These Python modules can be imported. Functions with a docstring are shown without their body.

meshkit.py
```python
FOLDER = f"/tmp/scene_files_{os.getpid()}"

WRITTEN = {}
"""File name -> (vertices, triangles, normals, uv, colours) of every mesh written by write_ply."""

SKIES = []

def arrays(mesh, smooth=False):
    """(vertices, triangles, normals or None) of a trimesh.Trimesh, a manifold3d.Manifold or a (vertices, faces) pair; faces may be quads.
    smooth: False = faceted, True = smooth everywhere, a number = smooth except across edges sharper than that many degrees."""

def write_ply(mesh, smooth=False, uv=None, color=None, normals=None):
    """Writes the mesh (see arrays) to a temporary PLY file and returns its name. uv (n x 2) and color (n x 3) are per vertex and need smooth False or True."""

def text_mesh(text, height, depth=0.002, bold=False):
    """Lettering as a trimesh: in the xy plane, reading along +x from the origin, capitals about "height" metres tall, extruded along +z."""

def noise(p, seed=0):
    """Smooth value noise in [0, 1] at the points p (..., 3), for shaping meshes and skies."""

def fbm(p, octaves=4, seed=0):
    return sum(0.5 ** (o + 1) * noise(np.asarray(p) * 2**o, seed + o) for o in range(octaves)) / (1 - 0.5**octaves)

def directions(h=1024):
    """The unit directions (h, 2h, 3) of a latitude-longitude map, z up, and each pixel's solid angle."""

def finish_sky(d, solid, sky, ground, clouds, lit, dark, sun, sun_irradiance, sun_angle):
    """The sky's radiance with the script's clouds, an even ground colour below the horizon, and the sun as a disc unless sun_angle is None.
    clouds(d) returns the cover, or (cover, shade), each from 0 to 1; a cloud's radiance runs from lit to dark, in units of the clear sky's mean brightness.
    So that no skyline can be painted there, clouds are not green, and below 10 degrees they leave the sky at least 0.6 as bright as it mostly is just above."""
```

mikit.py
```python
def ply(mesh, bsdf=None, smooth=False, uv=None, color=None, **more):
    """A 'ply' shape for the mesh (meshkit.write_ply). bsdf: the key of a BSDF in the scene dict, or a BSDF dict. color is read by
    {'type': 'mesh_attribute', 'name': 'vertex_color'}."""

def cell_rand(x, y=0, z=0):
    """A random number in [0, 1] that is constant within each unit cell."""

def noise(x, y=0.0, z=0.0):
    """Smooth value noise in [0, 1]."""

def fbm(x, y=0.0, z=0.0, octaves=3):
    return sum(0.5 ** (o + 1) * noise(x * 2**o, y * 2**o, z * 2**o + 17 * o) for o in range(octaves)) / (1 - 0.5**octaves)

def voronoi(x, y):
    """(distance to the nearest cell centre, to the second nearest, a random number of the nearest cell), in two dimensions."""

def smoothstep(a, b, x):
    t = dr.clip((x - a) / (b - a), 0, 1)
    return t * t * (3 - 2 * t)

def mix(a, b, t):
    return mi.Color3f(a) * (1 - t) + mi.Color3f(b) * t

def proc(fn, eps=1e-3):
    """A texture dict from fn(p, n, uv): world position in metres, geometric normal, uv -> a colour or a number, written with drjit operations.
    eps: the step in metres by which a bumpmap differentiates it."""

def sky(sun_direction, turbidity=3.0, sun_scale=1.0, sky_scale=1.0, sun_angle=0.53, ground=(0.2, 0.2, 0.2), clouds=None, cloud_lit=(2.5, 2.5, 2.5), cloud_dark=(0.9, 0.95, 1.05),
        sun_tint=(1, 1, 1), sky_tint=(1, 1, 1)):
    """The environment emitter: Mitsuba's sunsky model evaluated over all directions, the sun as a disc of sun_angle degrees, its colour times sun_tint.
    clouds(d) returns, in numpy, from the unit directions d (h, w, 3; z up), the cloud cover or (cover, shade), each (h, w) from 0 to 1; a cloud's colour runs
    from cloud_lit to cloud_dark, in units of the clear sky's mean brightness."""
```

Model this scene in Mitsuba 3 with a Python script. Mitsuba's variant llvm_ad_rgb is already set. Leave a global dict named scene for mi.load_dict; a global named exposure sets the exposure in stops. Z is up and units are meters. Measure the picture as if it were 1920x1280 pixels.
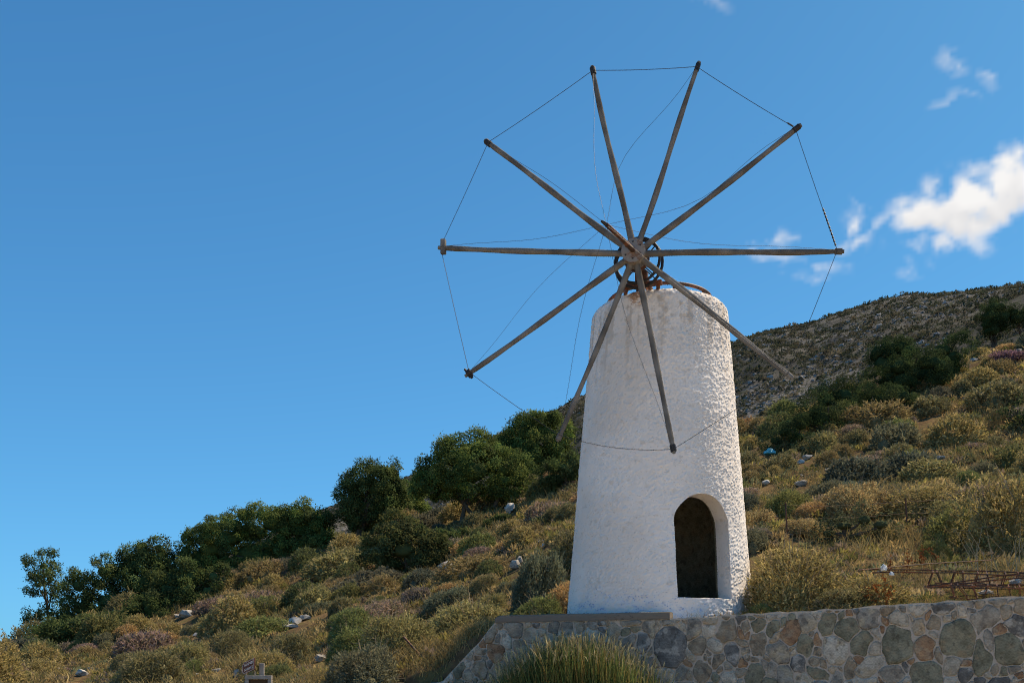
import math, numpy as np, trimesh, mitsuba as mi, mikit, meshkit, manifold3d
import drjit as dr
from scipy.interpolate import RBFInterpolator, RegularGridInterpolator
from scipy.spatial import cKDTree
from shapely.geometry import Polygon, box as sbox

T = mi.ScalarTransform4f
scene, labels = {}, {}
PI = math.pi

# ------------------------------------------------------------------ camera, sky, exposure
F = 1867.0                                   # focal length in pixels of a 1920 wide picture, camera level, lens shifted up
HORIZON = 1290.0
EYE = np.array([0.0, 0.0, 1.6])
exposure = 2.15
scene['camera'] = {'type': 'perspective', 'fov': 2 * math.degrees(math.atan(960 / F)), 'fov_axis': 'x', 'near_clip': 0.1, 'far_clip': 9000.0,
                   'principal_point_offset_y': -(HORIZON - 640) / 1280,
                   'to_world': T().look_at(origin=EYE.tolist(), target=[0, 1, 1.6], up=[0, 0, 1])}
SUN_AZ, SUN_EL = math.radians(25.0), math.radians(54.0)
SUN = [math.cos(SUN_EL) * math.cos(SUN_AZ), math.cos(SUN_EL) * math.sin(SUN_AZ), math.sin(SUN_EL)]


def cloud_cover(d):
    """A small cumulus with wisps low in the north-east, else a clear sky."""
    fwd = d[..., 1] > 0.2
    y = np.maximum(d[..., 1], 0.2)
    q = np.stack([d[..., 0] / y, d[..., 2] / y, 0 * y], -1)
    w = np.stack([meshkit.fbm(q * 22 + 5, 4, 11), meshkit.fbm(q * 22 + 50, 4, 12)], -1) - 0.5
    a, b = q[..., 0] + 0.050 * w[..., 0], q[..., 1] + 0.050 * w[..., 1]
    f = meshkit.fbm(q * 55, 5, 21) - 0.5
    wisp = meshkit.fbm(np.stack([(a + b * 0.4) * 60, (b - a * 0.4) * 110, 0 * a], -1), 4, 23) - 0.5
    g, thin, low = 0.0, 0.0, 0.0
    for (u, v, ru, rv, s) in ((1740, 415, 66, 50, 1.0), (1795, 370, 62, 55, 1.0), (1815, 430, 72, 46, 1.0), (1870, 372, 55, 50, 0.95), (1905, 332, 50, 42, 0.95), (1960, 345, 80, 60, 1.0), (1780, 485, 50, 16, 0.62), (1735, 470, 26, 30, 0.45)):
        x, z = (a * F + 960 - u) / ru, (HORIZON - b * F - v) / rv
        e = s * np.exp(-(x * x + z * z) * 0.9)
        g = np.maximum(g, e) + 0.25 * np.minimum(g, e)
        low = low + e * np.clip(z, 0, 1)
    for (u, v, ru, rv, s) in ((1615, 425, 30, 34, 0.75), (1590, 450, 26, 16, 0.5), (1655, 415, 40, 14, 0.5), (1440, 452, 30, 12, 0.62), (1440, 488, 36, 14, 0.6), (1500, 515, 34, 10, 0.45), (1550, 490, 42, 14, 0.5), (1798, 120, 22, 30, 0.46), (1838, 155, 24, 18, 0.36), (1785, 190, 40, 12, 0.32), (1335, 8, 34, 14, 0.35), (1700, 500, 30, 14, 0.4)):
        x, z = (a * F + 960 - u) / ru, (HORIZON - b * F - v) / rv
        thin = np.maximum(thin, s * np.exp(-(x * x + z * z) * 0.8))
    t = np.clip((g + 1.5 * f * np.sqrt(np.clip(g, 0, 1)) - 0.24) / 0.72, 0, 1) * (g > 0.10)
    t = t * t * (3 - 2 * t)
    tw = np.clip((thin * (1 + 3.0 * wisp) + 0.9 * f * thin - 0.14) / 0.95, 0, 1)
    cover = np.where(fwd, np.maximum(t, tw * 0.75), 0)
    shade = np.clip(low / np.maximum(g, 0.2) * 0.8 - 0.8 * f, 0, 1) * np.clip(t * 2 - 1, 0, 1) * 0.75
    return cover, shade


scene['sky'] = mikit.sky(SUN, turbidity=3.0, sun_scale=1.0, sky_scale=1.0, ground=(0.14, 0.12, 0.08), clouds=cloud_cover, cloud_lit=(2.95, 2.9, 2.85), cloud_dark=(1.75, 1.78, 1.88), sun_tint=(1.04, 1.0, 0.93), sky_tint=(0.39, 0.83, 1.0))


# ------------------------------------------------------------------ helpers
def at(u, v, y):
    """The point at depth y (metres north of the camera) on the sight line through pixel (u, v) of the 1920 x 1280 survey picture."""
    return np.array([(u - 960) / F * y, y, 1.6 + (HORIZON - v) / F * y])


def unit(v):
    v = np.asarray(v, float)
    return v / (np.linalg.norm(v, axis=-1, keepdims=True) + 1e-12)


def sstep(a, b, x):
    t = np.clip((np.asarray(x, float) - a) / (b - a), 0, 1)
    return t * t * (3 - 2 * t)


counts = {}


def numbered(name):
    n = counts.get(name, -1) + 1
    counts[name] = n
    return name if n == 0 else f'{name}_{n:03d}'


def put(name, mesh, bsdf, parent=None, label=None, cat=None, group=None, kind=None, **kw):
    key = numbered((parent + '__' if parent else '') + name)
    scene[key] = mikit.ply(mesh, bsdf, **kw)
    note(key, label, cat, group, kind)
    return key


def note(key, label=None, cat=None, group=None, kind=None):
    d = {k: v for k, v in (('label', label), ('category', cat), ('group', group), ('kind', kind)) if v}
    if d:
        labels[key] = d


def thing(name, label, cat, group=None):
    key = numbered(name)
    note(key, label, cat, group)
    return key


def tube(points, radii, sides=8, cap=True):
    p = np.asarray(points, float)
    r = np.broadcast_to(np.asarray(radii, float), (len(p),))
    t = unit(np.gradient(p, axis=0))
    ref = np.array([0, 0, 1.0]) if abs(t[:, 2]).mean() < 0.8 else np.array([1.0, 0, 0])
    a = unit(np.cross(t, ref))
    b = np.cross(t, a)
    ang = np.arange(sides) * 2 * PI / sides
    v = (p[:, None] + r[:, None, None] * (np.cos(ang)[None, :, None] * a[:, None] + np.sin(ang)[None, :, None] * b[:, None])).reshape(-1, 3)
    i, j = np.meshgrid(np.arange(len(p) - 1), np.arange(sides), indexing='ij')
    q = np.stack([i * sides + j, i * sides + (j + 1) % sides, (i + 1) * sides + (j + 1) % sides, (i + 1) * sides + j], -1).reshape(-1, 4)
    f = [q[:, [0, 2, 1]], q[:, [0, 3, 2]]]
    if cap:
        n, k = len(v), np.arange(sides)
        v = np.vstack([v, p[0], p[-1]])
        last = (len(p) - 1) * sides
        f += [np.stack([np.full(sides, n), k, (k + 1) % sides], 1), np.stack([np.full(sides, n + 1), last + (k + 1) % sides, last + k], 1)]
    return trimesh.Trimesh(v, np.vstack(f), process=False)


def join(ms):
    return trimesh.util.concatenate([m for m in ms])


def obox(size, centre, x=(1, 0, 0), z=(0, 0, 1)):
    """A chamfered box with its own axes."""
    s = np.asarray(size, float)
    c = min(s) * 0.08
    pts = []
    for sx in (-1, 1):
        for sy in (-1, 1):
            for sz in (-1, 1):
                h = np.array([sx, sy, sz]) * s / 2
                for k in range(3):
                    e = -np.array([sx, sy, sz]) * c
                    e[k] = 0
                    pts.append(h + e)
    m = trimesh.convex.convex_hull(np.array(pts))
    x, z = unit(x), unit(z)
    y = unit(np.cross(z, x))
    z = np.cross(x, y)
    v = np.asarray(m.vertices) @ np.stack([x, y, z]) + np.asarray(centre)
    return trimesh.Trimesh(v, m.faces, process=False)


def torus(R, r, centre, n, N=64, k=8):
    n = unit(n)
    a = unit(np.cross(n, [0.3, 0.2, 0.9] if abs(n[2]) < 0.9 else [1, 0, 0]))
    b = np.cross(n, a)
    th = np.arange(N + 1) * 2 * PI / N
    pts = np.asarray(centre) + R * (np.cos(th)[:, None] * a + np.sin(th)[:, None] * b)
    rad = (np.cos(th)[:, None] * a + np.sin(th)[:, None] * b)
    ph = np.arange(k) * 2 * PI / k
    v = (pts[:, None] + r * (np.cos(ph)[None, :, None] * rad[:, None] + np.sin(ph)[None, :, None] * n)).reshape(-1, 3)
    i, j = np.meshgrid(np.arange(N), np.arange(k), indexing='ij')
    q = np.stack([i * k + j, (i + 1) * k + j, (i + 1) * k + (j + 1) % k, i * k + (j + 1) % k], -1).reshape(-1, 4)
    return trimesh.Trimesh(v, np.vstack([q[:, [0, 1, 2]], q[:, [0, 2, 3]]]), process=False)


# ------------------------------------------------------------------ materials
fbm, noise, smoothstep, mix, voronoi = mikit.fbm, mikit.noise, mikit.smoothstep, mikit.mix, mikit.voronoi


def diffuse(fn, rough=None, spec=0.3):
    base = mikit.proc(fn) if callable(fn) else {'type': 'rgb', 'value': list(fn)}
    if rough is None:
        return {'type': 'twosided', 'b': {'type': 'diffuse', 'reflectance': base}}
    return {'type': 'twosided', 'b': {'type': 'principled', 'base_color': base, 'roughness': rough, 'specular': spec}}


def leafy(trans=0.7):
    return {'type': 'principledthin', 'base_color': {'type': 'mesh_attribute', 'name': 'vertex_color'}, 'roughness': 0.55, 'diff_trans': trans, 'spec_trans': 0.0, 'eta': 1.35}


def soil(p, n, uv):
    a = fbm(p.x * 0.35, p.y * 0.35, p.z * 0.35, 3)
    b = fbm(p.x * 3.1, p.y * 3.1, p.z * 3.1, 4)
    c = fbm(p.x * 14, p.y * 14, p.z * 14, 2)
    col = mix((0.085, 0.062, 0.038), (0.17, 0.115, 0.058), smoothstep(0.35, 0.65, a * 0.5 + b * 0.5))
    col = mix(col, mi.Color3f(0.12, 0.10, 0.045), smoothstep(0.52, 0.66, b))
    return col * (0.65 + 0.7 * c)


def far_soil(p, n, uv):
    a = fbm(p.x * 0.030, p.y * 0.030, p.z * 0.03, 4)
    b = fbm(p.x * 0.35, p.y * 0.22, p.z * 0.35, 4)
    c = fbm(p.x * 1.4, p.y * 0.8, p.z * 1.4, 3)
    col = mix((0.060, 0.061, 0.056), (0.092, 0.088, 0.076), smoothstep(0.4, 0.62, b))
    rock = smoothstep(0.50, 0.60, a * 0.55 + c * 0.45)
    col = mix(col, mi.Color3f(0.17, 0.165, 0.155) * (0.6 + 0.8 * c), rock * 0.85)
    return mix(col, mi.Color3f(0.045, 0.05, 0.025), smoothstep(0.56, 0.64, c) * 0.8)


def gravel(p, n, uv):
    a = fbm(p.x * 0.6, p.y * 0.6, 1.0, 3)
    b = fbm(p.x * 18, p.y * 18, 2.0, 3)
    return mix((0.50, 0.41, 0.29), (0.60, 0.50, 0.37), a * 0.5 + b * 0.5)


M_AXIS = np.array([2.853, 19.3])              # the mill's axis in plan


def plaster(p, n, uv):
    ang = dr.atan2(p.y - M_AXIS[1], p.x - M_AXIS[0])
    a = fbm(p.x * 1.1, p.y * 1.1, p.z * 0.7, 4)
    s = fbm(p.x * 9, p.y * 9, p.z * 9, 3)
    g = fbm(p.x * 45, p.y * 45, p.z * 45, 2)
    col = mix((0.71, 0.67, 0.625), (0.78, 0.75, 0.715), smoothstep(0.38, 0.62, a))
    col = mix(col, mi.Color3f(0.46, 0.39, 0.30), smoothstep(0.64, 0.76, s) * 0.28)
    col = mix(col, mi.Color3f(0.30, 0.25, 0.20), smoothstep(0.70, 0.78, g) * 0.35)
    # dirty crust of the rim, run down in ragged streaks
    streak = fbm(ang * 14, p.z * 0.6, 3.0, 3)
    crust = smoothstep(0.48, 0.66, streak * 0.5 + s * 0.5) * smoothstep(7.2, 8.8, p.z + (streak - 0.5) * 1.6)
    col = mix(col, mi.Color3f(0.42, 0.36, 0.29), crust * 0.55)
    # rust that ran from the frame's foot
    rx = p.x - 2.28
    rust = smoothstep(0.50, 0.62, s * 0.5 + g * 0.5 - 4.0 * rx * rx + 0.10) * smoothstep(8.45, 8.7, p.z)
    col = mix(col, mi.Color3f(0.36, 0.17, 0.06), rust * 0.8 * smoothstep(0.22, 0.05, dr.abs(rx)))
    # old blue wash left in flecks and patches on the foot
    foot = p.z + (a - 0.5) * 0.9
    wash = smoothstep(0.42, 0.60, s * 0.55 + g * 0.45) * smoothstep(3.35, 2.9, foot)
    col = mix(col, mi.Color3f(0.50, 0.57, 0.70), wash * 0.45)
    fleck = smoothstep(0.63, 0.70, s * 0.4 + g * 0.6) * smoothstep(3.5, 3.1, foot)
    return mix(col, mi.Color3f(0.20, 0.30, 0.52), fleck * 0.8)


def wood(p, n, uv):
    a = fbm(p.x * 2.5, p.y * 2.5, p.z * 2.5, 2)
    b = noise(p.x * 8, p.y * 8, p.z * 8)
    return mix((0.100, 0.095, 0.088), (0.205, 0.195, 0.180), smoothstep(0.25, 0.75, a * 0.7 + b * 0.3))


def rust(p, n, uv):
    a = fbm(p.x * 9, p.y * 9, p.z * 9, 4)
    b = fbm(p.x * 40, p.y * 40, p.z * 40, 2)
    return mix((0.045, 0.028, 0.022), (0.17, 0.060, 0.024), smoothstep(0.40, 0.62, a * 0.6 + b * 0.4))


def hub_paint(p, n, uv):
    a = fbm(p.x * 11, p.y * 11, p.z * 11, 4)
    b = fbm(p.x * 50, p.y * 50, p.z * 50, 2)
    return mix((0.215, 0.20, 0.185), (0.16, 0.085, 0.045), smoothstep(0.53, 0.66, a * 0.75 + b * 0.25))


def mortar(p, n, uv):
    a = fbm(p.x * 5, p.y * 5, p.z * 5, 3)
    b = fbm(p.x * 40, p.y * 40, p.z * 40, 2)
    return mix((0.31, 0.275, 0.23), (0.47, 0.425, 0.365), a * 0.5 + b * 0.5)


def cement(p, n, uv):
    a = fbm(p.x * 2.2, p.y * 2.2, p.z * 6, 4)
    b = fbm(p.x * 35, p.y * 35, p.z * 35, 2)
    col = mix((0.13, 0.118, 0.10), (0.21, 0.19, 0.165), a * 0.6 + b * 0.4)
    return mix(col, mi.Color3f(0.10, 0.09, 0.075), smoothstep(0.60, 0.70, b * 0.5 + a * 0.5))


def stone_fn(dark, light, accent, k):
    def fn(p, n, uv):
        a = fbm(p.x * 2.3 + k, p.y * 2.3, p.z * 2.3, 3)
        b = fbm(p.x * 11 + p.z * 4 + k, p.y * 11, p.z * 7, 4)
        c = fbm(p.x * 46, p.y * 46, p.z * 46, 2)
        col = mix(dark, light, smoothstep(0.3, 0.7, a * 0.4 + b * 0.6))
        col = mix(col, mi.Color3f(accent), smoothstep(0.54, 0.66, fbm(p.x * 7 - k, p.y * 7, p.z * 6 + k, 4)) * 0.7)
        col = mix(col, mi.Color3f(0.055, 0.052, 0.045), smoothstep(0.60, 0.72, fbm(p.x * 15, p.y * 15, p.z * 9 - k, 3)) * 0.5)
        return col * (0.62 + 0.76 * c)
    return fn


def limestone(p, n, uv):
    a = fbm(p.x * 4, p.y * 4, p.z * 4, 4)
    b = fbm(p.x * 22, p.y * 22, p.z * 22, 2)
    return mix((0.20, 0.19, 0.175), (0.50, 0.48, 0.44), smoothstep(0.3, 0.65, a * 0.6 + b * 0.4))


def bark(p, n, uv):
    a = fbm(p.x * 8, p.y * 8, p.z * 3, 3)
    return mix((0.06, 0.047, 0.035), (0.15, 0.12, 0.09), a)


for key, bsdf in {
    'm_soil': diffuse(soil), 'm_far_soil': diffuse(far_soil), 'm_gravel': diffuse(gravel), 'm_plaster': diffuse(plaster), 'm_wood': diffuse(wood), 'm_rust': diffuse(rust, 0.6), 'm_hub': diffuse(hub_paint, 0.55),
    'm_mortar': diffuse(mortar), 'm_cement': diffuse(cement), 'm_limestone': diffuse(limestone), 'm_far_rock': diffuse(lambda p, n, uv: mix((0.14, 0.14, 0.142), (0.36, 0.355, 0.35), fbm(p.x * 0.8, p.y * 0.8, p.z * 0.8, 3))), 'm_bark': diffuse(bark), 'm_leaf': leafy(0.8), 'm_dry': leafy(0.5),
    'm_wire': diffuse((0.05, 0.048, 0.045), 0.5), 'm_iron': diffuse((0.022, 0.020, 0.020), 0.5), 
    'm_white_plastic': diffuse((0.72, 0.73, 0.72), 0.4), 'm_blue_plastic': diffuse((0.12, 0.42, 0.50), 0.4), 'm_sign_brown': diffuse((0.10, 0.035, 0.022), 0.5), 'm_sign_white': diffuse((0.72, 0.70, 0.66)),
    'm_grey_wood': diffuse(lambda p, n, uv: mix((0.20, 0.18, 0.155), (0.36, 0.33, 0.29), fbm(p.x * 30, p.y * 30, p.z * 6, 3))), 'm_panel': diffuse((0.075, 0.05, 0.028)),
    'm_cover': {'type': 'twosided', 'b': {'type': 'diffuse', 'reflectance': {'type': 'mesh_attribute', 'name': 'vertex_color'}}},
}.items():
    scene[key] = bsdf
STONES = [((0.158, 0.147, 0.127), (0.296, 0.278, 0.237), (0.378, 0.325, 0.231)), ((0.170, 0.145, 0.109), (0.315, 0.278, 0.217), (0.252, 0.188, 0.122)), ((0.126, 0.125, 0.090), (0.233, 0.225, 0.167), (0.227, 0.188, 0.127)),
          ((0.290, 0.269, 0.225), (0.466, 0.431, 0.357), (0.352, 0.288, 0.196)), ((0.177, 0.106, 0.065), (0.315, 0.213, 0.133), (0.303, 0.250, 0.184)), ((0.095, 0.096, 0.093), (0.177, 0.177, 0.169), (0.378, 0.362, 0.323)), ((0.214, 0.191, 0.150), (0.378, 0.344, 0.277), (0.378, 0.281, 0.173))]
for i, (a, b, c) in enumerate(STONES):
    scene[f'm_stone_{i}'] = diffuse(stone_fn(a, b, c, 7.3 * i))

# ------------------------------------------------------------------ terrain
ctrl = [at(*c) for c in (
    (-350, 1310, 30), (-350, 1280, 50), (0, 1292, 24), (300, 1292, 24), (600, 1285, 23), (0, 1280, 32), (0, 1244, 48), (60, 1222, 58), (300, 1258, 32), (300, 1170, 46), (330, 1105, 58),
    (600, 1205, 32), (600, 1118, 44), (640, 1022, 58), (850, 1195, 25), (900, 1105, 33), (900, 1015, 46), (900, 965, 56), (1030, 1010, 36), (1060, 910, 52), (1080, 880, 60),
    (1420, 1070, 24), (1450, 970, 30), (1450, 890, 40), (1400, 806, 58), (1650, 1040, 24), (1650, 935, 31), (1650, 840, 42), (1620, 740, 56), (1900, 1070, 20), (1900, 980, 26), (1900, 880, 34), (1900, 775, 44), (1890, 655, 57),
    (2200, 1010, 22), (2200, 810, 36), (2200, 610, 56))]
ctrl += [np.array(c) for c in ((0.5, 19.5, 2.85), (2.0, 21.5, 2.95), (5.0, 19.0, 2.9), (7.5, 16.6, 3.1), (0.5, 18.0, 2.8), (5.5, 17.0, 2.85), (-0.5, 20.5, 2.7))]
ctrl += [at(u, v, 78.0) - [0, 0, 0.5] for (u, v) in ((0, 1250), (330, 1175), (640, 1090), (900, 1030), (1080, 960), (1400, 880), (1640, 800), (1890, 720), (2200, 640))]
ctrl = np.array(ctrl)
near_rbf = RBFInterpolator(ctrl[:, :2], ctrl[:, 2], kernel='thin_plate_spline', smoothing=2.0)
WALL = np.array([[-2.3, 18.62], [-0.24, 18.0], [2.75, 17.1], [9.6, 14.15]])     # the wall's front line in plan


def wall_front(x):
    return np.interp(x, WALL[:, 0], WALL[:, 1], left=None)


RU = np.array([-600, 0, 60, 610, 1030, 1090, 1380, 1430, 1530, 1600, 1720, 1790, 1850, 1920, 2300, 2700.0])
RV = np.array([1400, 1205, 1186, 956, 776, 742, 640, 622, 614, 597, 584, 583, 578, 562, 500, 470.0])


def ridge_depth(u):
    return 280 - 70 * sstep(1650, 1950, u)


def mountain(x, y):
    u = 960 + F * x / np.maximum(y, 60)
    zr_d = ridge_depth(u)
    ridge = 1.6 + (HORIZON - np.interp(u, RU, RV)) / F * zr_d
    foot = np.clip(7 + 0.42 * x, -4, 40)
    t = (y - 95) / (zr_d - 95)
    up = foot + (ridge - foot) * np.clip(t, 0, 1) ** 0.92
    down = ridge - 0.35 * (y - zr_d)
    return np.where(t < 1, up, np.maximum(down, -6))


gx = np.concatenate([np.arange(-300, -60, 6.0), np.arange(-60, -3, 0.75), np.arange(-3, 12, 0.2), np.arange(12, 60, 0.75), np.arange(60, 301, 6.0)])
gy = np.concatenate([np.arange(-60, 8, 4.0), np.arange(8, 22, 0.2), np.arange(22, 70, 0.6), np.arange(70, 120, 2.0), np.arange(120, 300, 2.5), np.arange(300, 421, 8.0)])
GX, GY = np.meshgrid(gx, gy)
q = np.stack([np.clip(GX, -45, 45), np.clip(GY, 14, 82)], -1).reshape(-1, 2)
back = near_rbf(q).reshape(GX.shape)
rake = 2.80 + 1.05 * np.clip(GX + 0.30, -1.0, 0) + 0.42 * np.maximum(GY - wall_front(np.clip(GX, -2.3, 9.6)), 0)
back = np.where(GX < -0.2, np.minimum(back, rake), back)
wf = wall_front(np.clip(GX, -2.3, 9.6)) + 0.22 - np.minimum(GX + 2.0, 0) * 0.05
front = 1.2 * sstep(13.2, 16.9, GY)
width = np.where(GX > -1.9, 0.10, 0.10 + 2.4 * sstep(-2.2, -4.2, GX))
hill = front + (np.maximum(back, front) - front) * sstep(-1, 1, (GY - wf) / width)
bump = (meshkit.fbm(np.stack([GX * 0.30, GY * 0.30, GX * 0], -1), 4, 3) - 0.5) * 0.9 * sstep(21, 27, GY + np.where(GX < 0, 3, 0)) + (meshkit.fbm(np.stack([GX * 1.3, GY * 1.3, GX * 0], -1), 3, 4) - 0.5) * 0.12 * sstep(13, 14, GY)
far = mountain(GX, GY)
fbump = (meshkit.fbm(np.stack([GX * 0.05, GY * 0.035, GX * 0], -1), 5, 8) - 0.5) * 4.5 * sstep(110, 170, GY) + (meshkit.fbm(np.stack([GX * 0.30, GY * 0.2, GX * 0], -1), 3, 9) - 0.5) * 1.8 * sstep(110, 170, GY)
mixy = sstep(76, 108, GY)
GZ = (hill + bump) * (1 - mixy) + (far + fbump) * mixy
edge = np.maximum(sstep(200, 300, abs(GX)), sstep(330, 420, GY))
GZ = GZ * (1 - edge) - 6.5 * edge
ground_at = RegularGridInterpolator((gy, gx), GZ)


def gz(x, y):
    z = ground_at(np.stack([np.asarray(y, float), np.asarray(x, float)], -1))
    return z if np.ndim(x) else float(z.ravel()[0])


def sheet(rows):
    yy = gy[rows]
    ny, nx = len(yy), len(gx)
    v = np.stack([GX[rows], GY[rows], GZ[rows]], -1).reshape(-1, 3)
    i, j = np.meshgrid(np.arange(ny - 1), np.arange(nx - 1), indexing='ij')
    q = np.stack([i * nx + j, i * nx + j + 1, (i + 1) * nx + j + 1, (i + 1) * nx + j], -1).reshape(-1, 4)
    return trimesh.Trimesh(v, np.vstack([q[:, [0, 1, 2]], q[:, [0, 2, 3]]]), process=False)


cut = int(np.searchsorted(gy, 90))
put('hillside', sheet(slice(0, cut + 1)), 'm_soil', kind='structure', label='dry stony slope climbing to the right behind the windmill', smooth=True)
put('mountain', sheet(slice(cut, len(gy))), 'm_far_soil', kind='structure', label='distant rocky mountain ridge behind the near slope', smooth=True)
put('bounce_road', obox((150, 58, 0.03), (0, -16.0, -0.004)), 'm_gravel', kind='structure', label='unseen pale gravel lay-by added in front of the wall to bounce light')  # unseen ground, added to bounce warm sunlight onto the shaded tower and wall
R = 6000.0
put('plain', (np.array([[-R, -R, -6.6], [R, -R, -6.6], [R, R, -6.6], [-R, R, -6.6]]), np.array([[0, 1, 2], [0, 2, 3]])), 'm_far_soil', kind='structure', label='low plain round the hills')


def hit(u, v, y0=15.0, y1=85.0):
    """Where the sight line through a pixel first meets the hillside."""
    y = np.arange(y0, y1, 0.1)
    x = (u - 960) / F * y
    below = 1.6 + (HORIZON - v) / F * y <= gz(x, y)
    k = int(np.argmax(below)) if below.any() else len(y) - 1
    return np.array([x[k], y[k], float(gz(x[k], y[k]))])


# ------------------------------------------------------------------ windmill
mill = thing('windmill', 'white round plastered windmill with ten bare sail poles and an arched doorway', 'windmill')
Z0, Z1, R0, R1 = 2.45, 8.86, 1.815, 1.285


def tower():
    n = 520
    prof = []                                     # (r, z) up the outside, over the rounded rim, on to the flat top
    rr = 0.17
    zs = np.arange(Z0, Z1 - rr, 0.0205)
    prof += [(R0 + (R1 - R0) * (z - Z0) / (Z1 - Z0) + 0.05 * max(0, 1 - (z - Z0) / 0.55) ** 2, z) for z in zs]
    for a in np.linspace(0, PI / 2, 16)[1:]:
        prof.append((R1 + 0.013 - rr + rr * math.cos(a), Z1 - rr + rr * math.sin(a)))
    for r in np.arange(R1 - rr - 0.02, 0.2, -0.06):
        prof.append((r, Z1))
    prof = np.array(prof)
    d = unit(np.gradient(prof, axis=0))
    nr, nz = d[:, 1], -d[:, 0]
    th = np.arange(n) * 2 * PI / n
    base = np.stack([prof[:, 0][:, None] * np.cos(th), prof[:, 0][:, None] * np.sin(th), np.broadcast_to(prof[:, 1][:, None], (len(prof), n))], -1)
    nrm = np.stack([nr[:, None] * np.cos(th), nr[:, None] * np.sin(th), np.broadcast_to(nz[:, None], (len(prof), n))], -1)
    warp = np.stack([meshkit.noise(base * 9 + k * 31, 60 + k) for k in range(3)], -1) - 0.5
    q = base + warp * 0.10
    lump = meshkit.noise(q * [34, 34, 40], 5)
    fine = meshkit.fbm(base * 62, 2, 6)
    disp = 0.016 * sstep(0.35, 0.80, lump) + 0.010 * (fine - 0.5) + 0.022 * (meshkit.fbm(base * 1.2, 2, 7) - 0.5)
    v = (base + nrm * disp[..., None]).reshape(-1, 3)
    m = len(prof)
    i, j = np.meshgrid(np.arange(m - 1), np.arange(n), indexing='ij')
    q = np.stack([i * n + j, i * n + (j + 1) % n, (i + 1) * n + (j + 1) % n, (i + 1) * n + j], -1).reshape(-1, 4)
    f = [q[:, [0, 1, 2]], q[:, [0, 2, 3]]]
    k, c = np.arange(n), len(v)
    v = np.vstack([v, [0, 0, Z0], [0, 0, Z1]])
    last = (m - 1) * n
    f += [np.stack([np.full(n, c), (k + 1) % n, k], 1), np.stack([np.full(n, c + 1), last + k, last + (k + 1) % n], 1)]
    return manifold3d.Manifold(manifold3d.Mesh(np.ascontiguousarray(v, np.float32), np.ascontiguousarray(np.vstack(f), np.uint32)))


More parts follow.
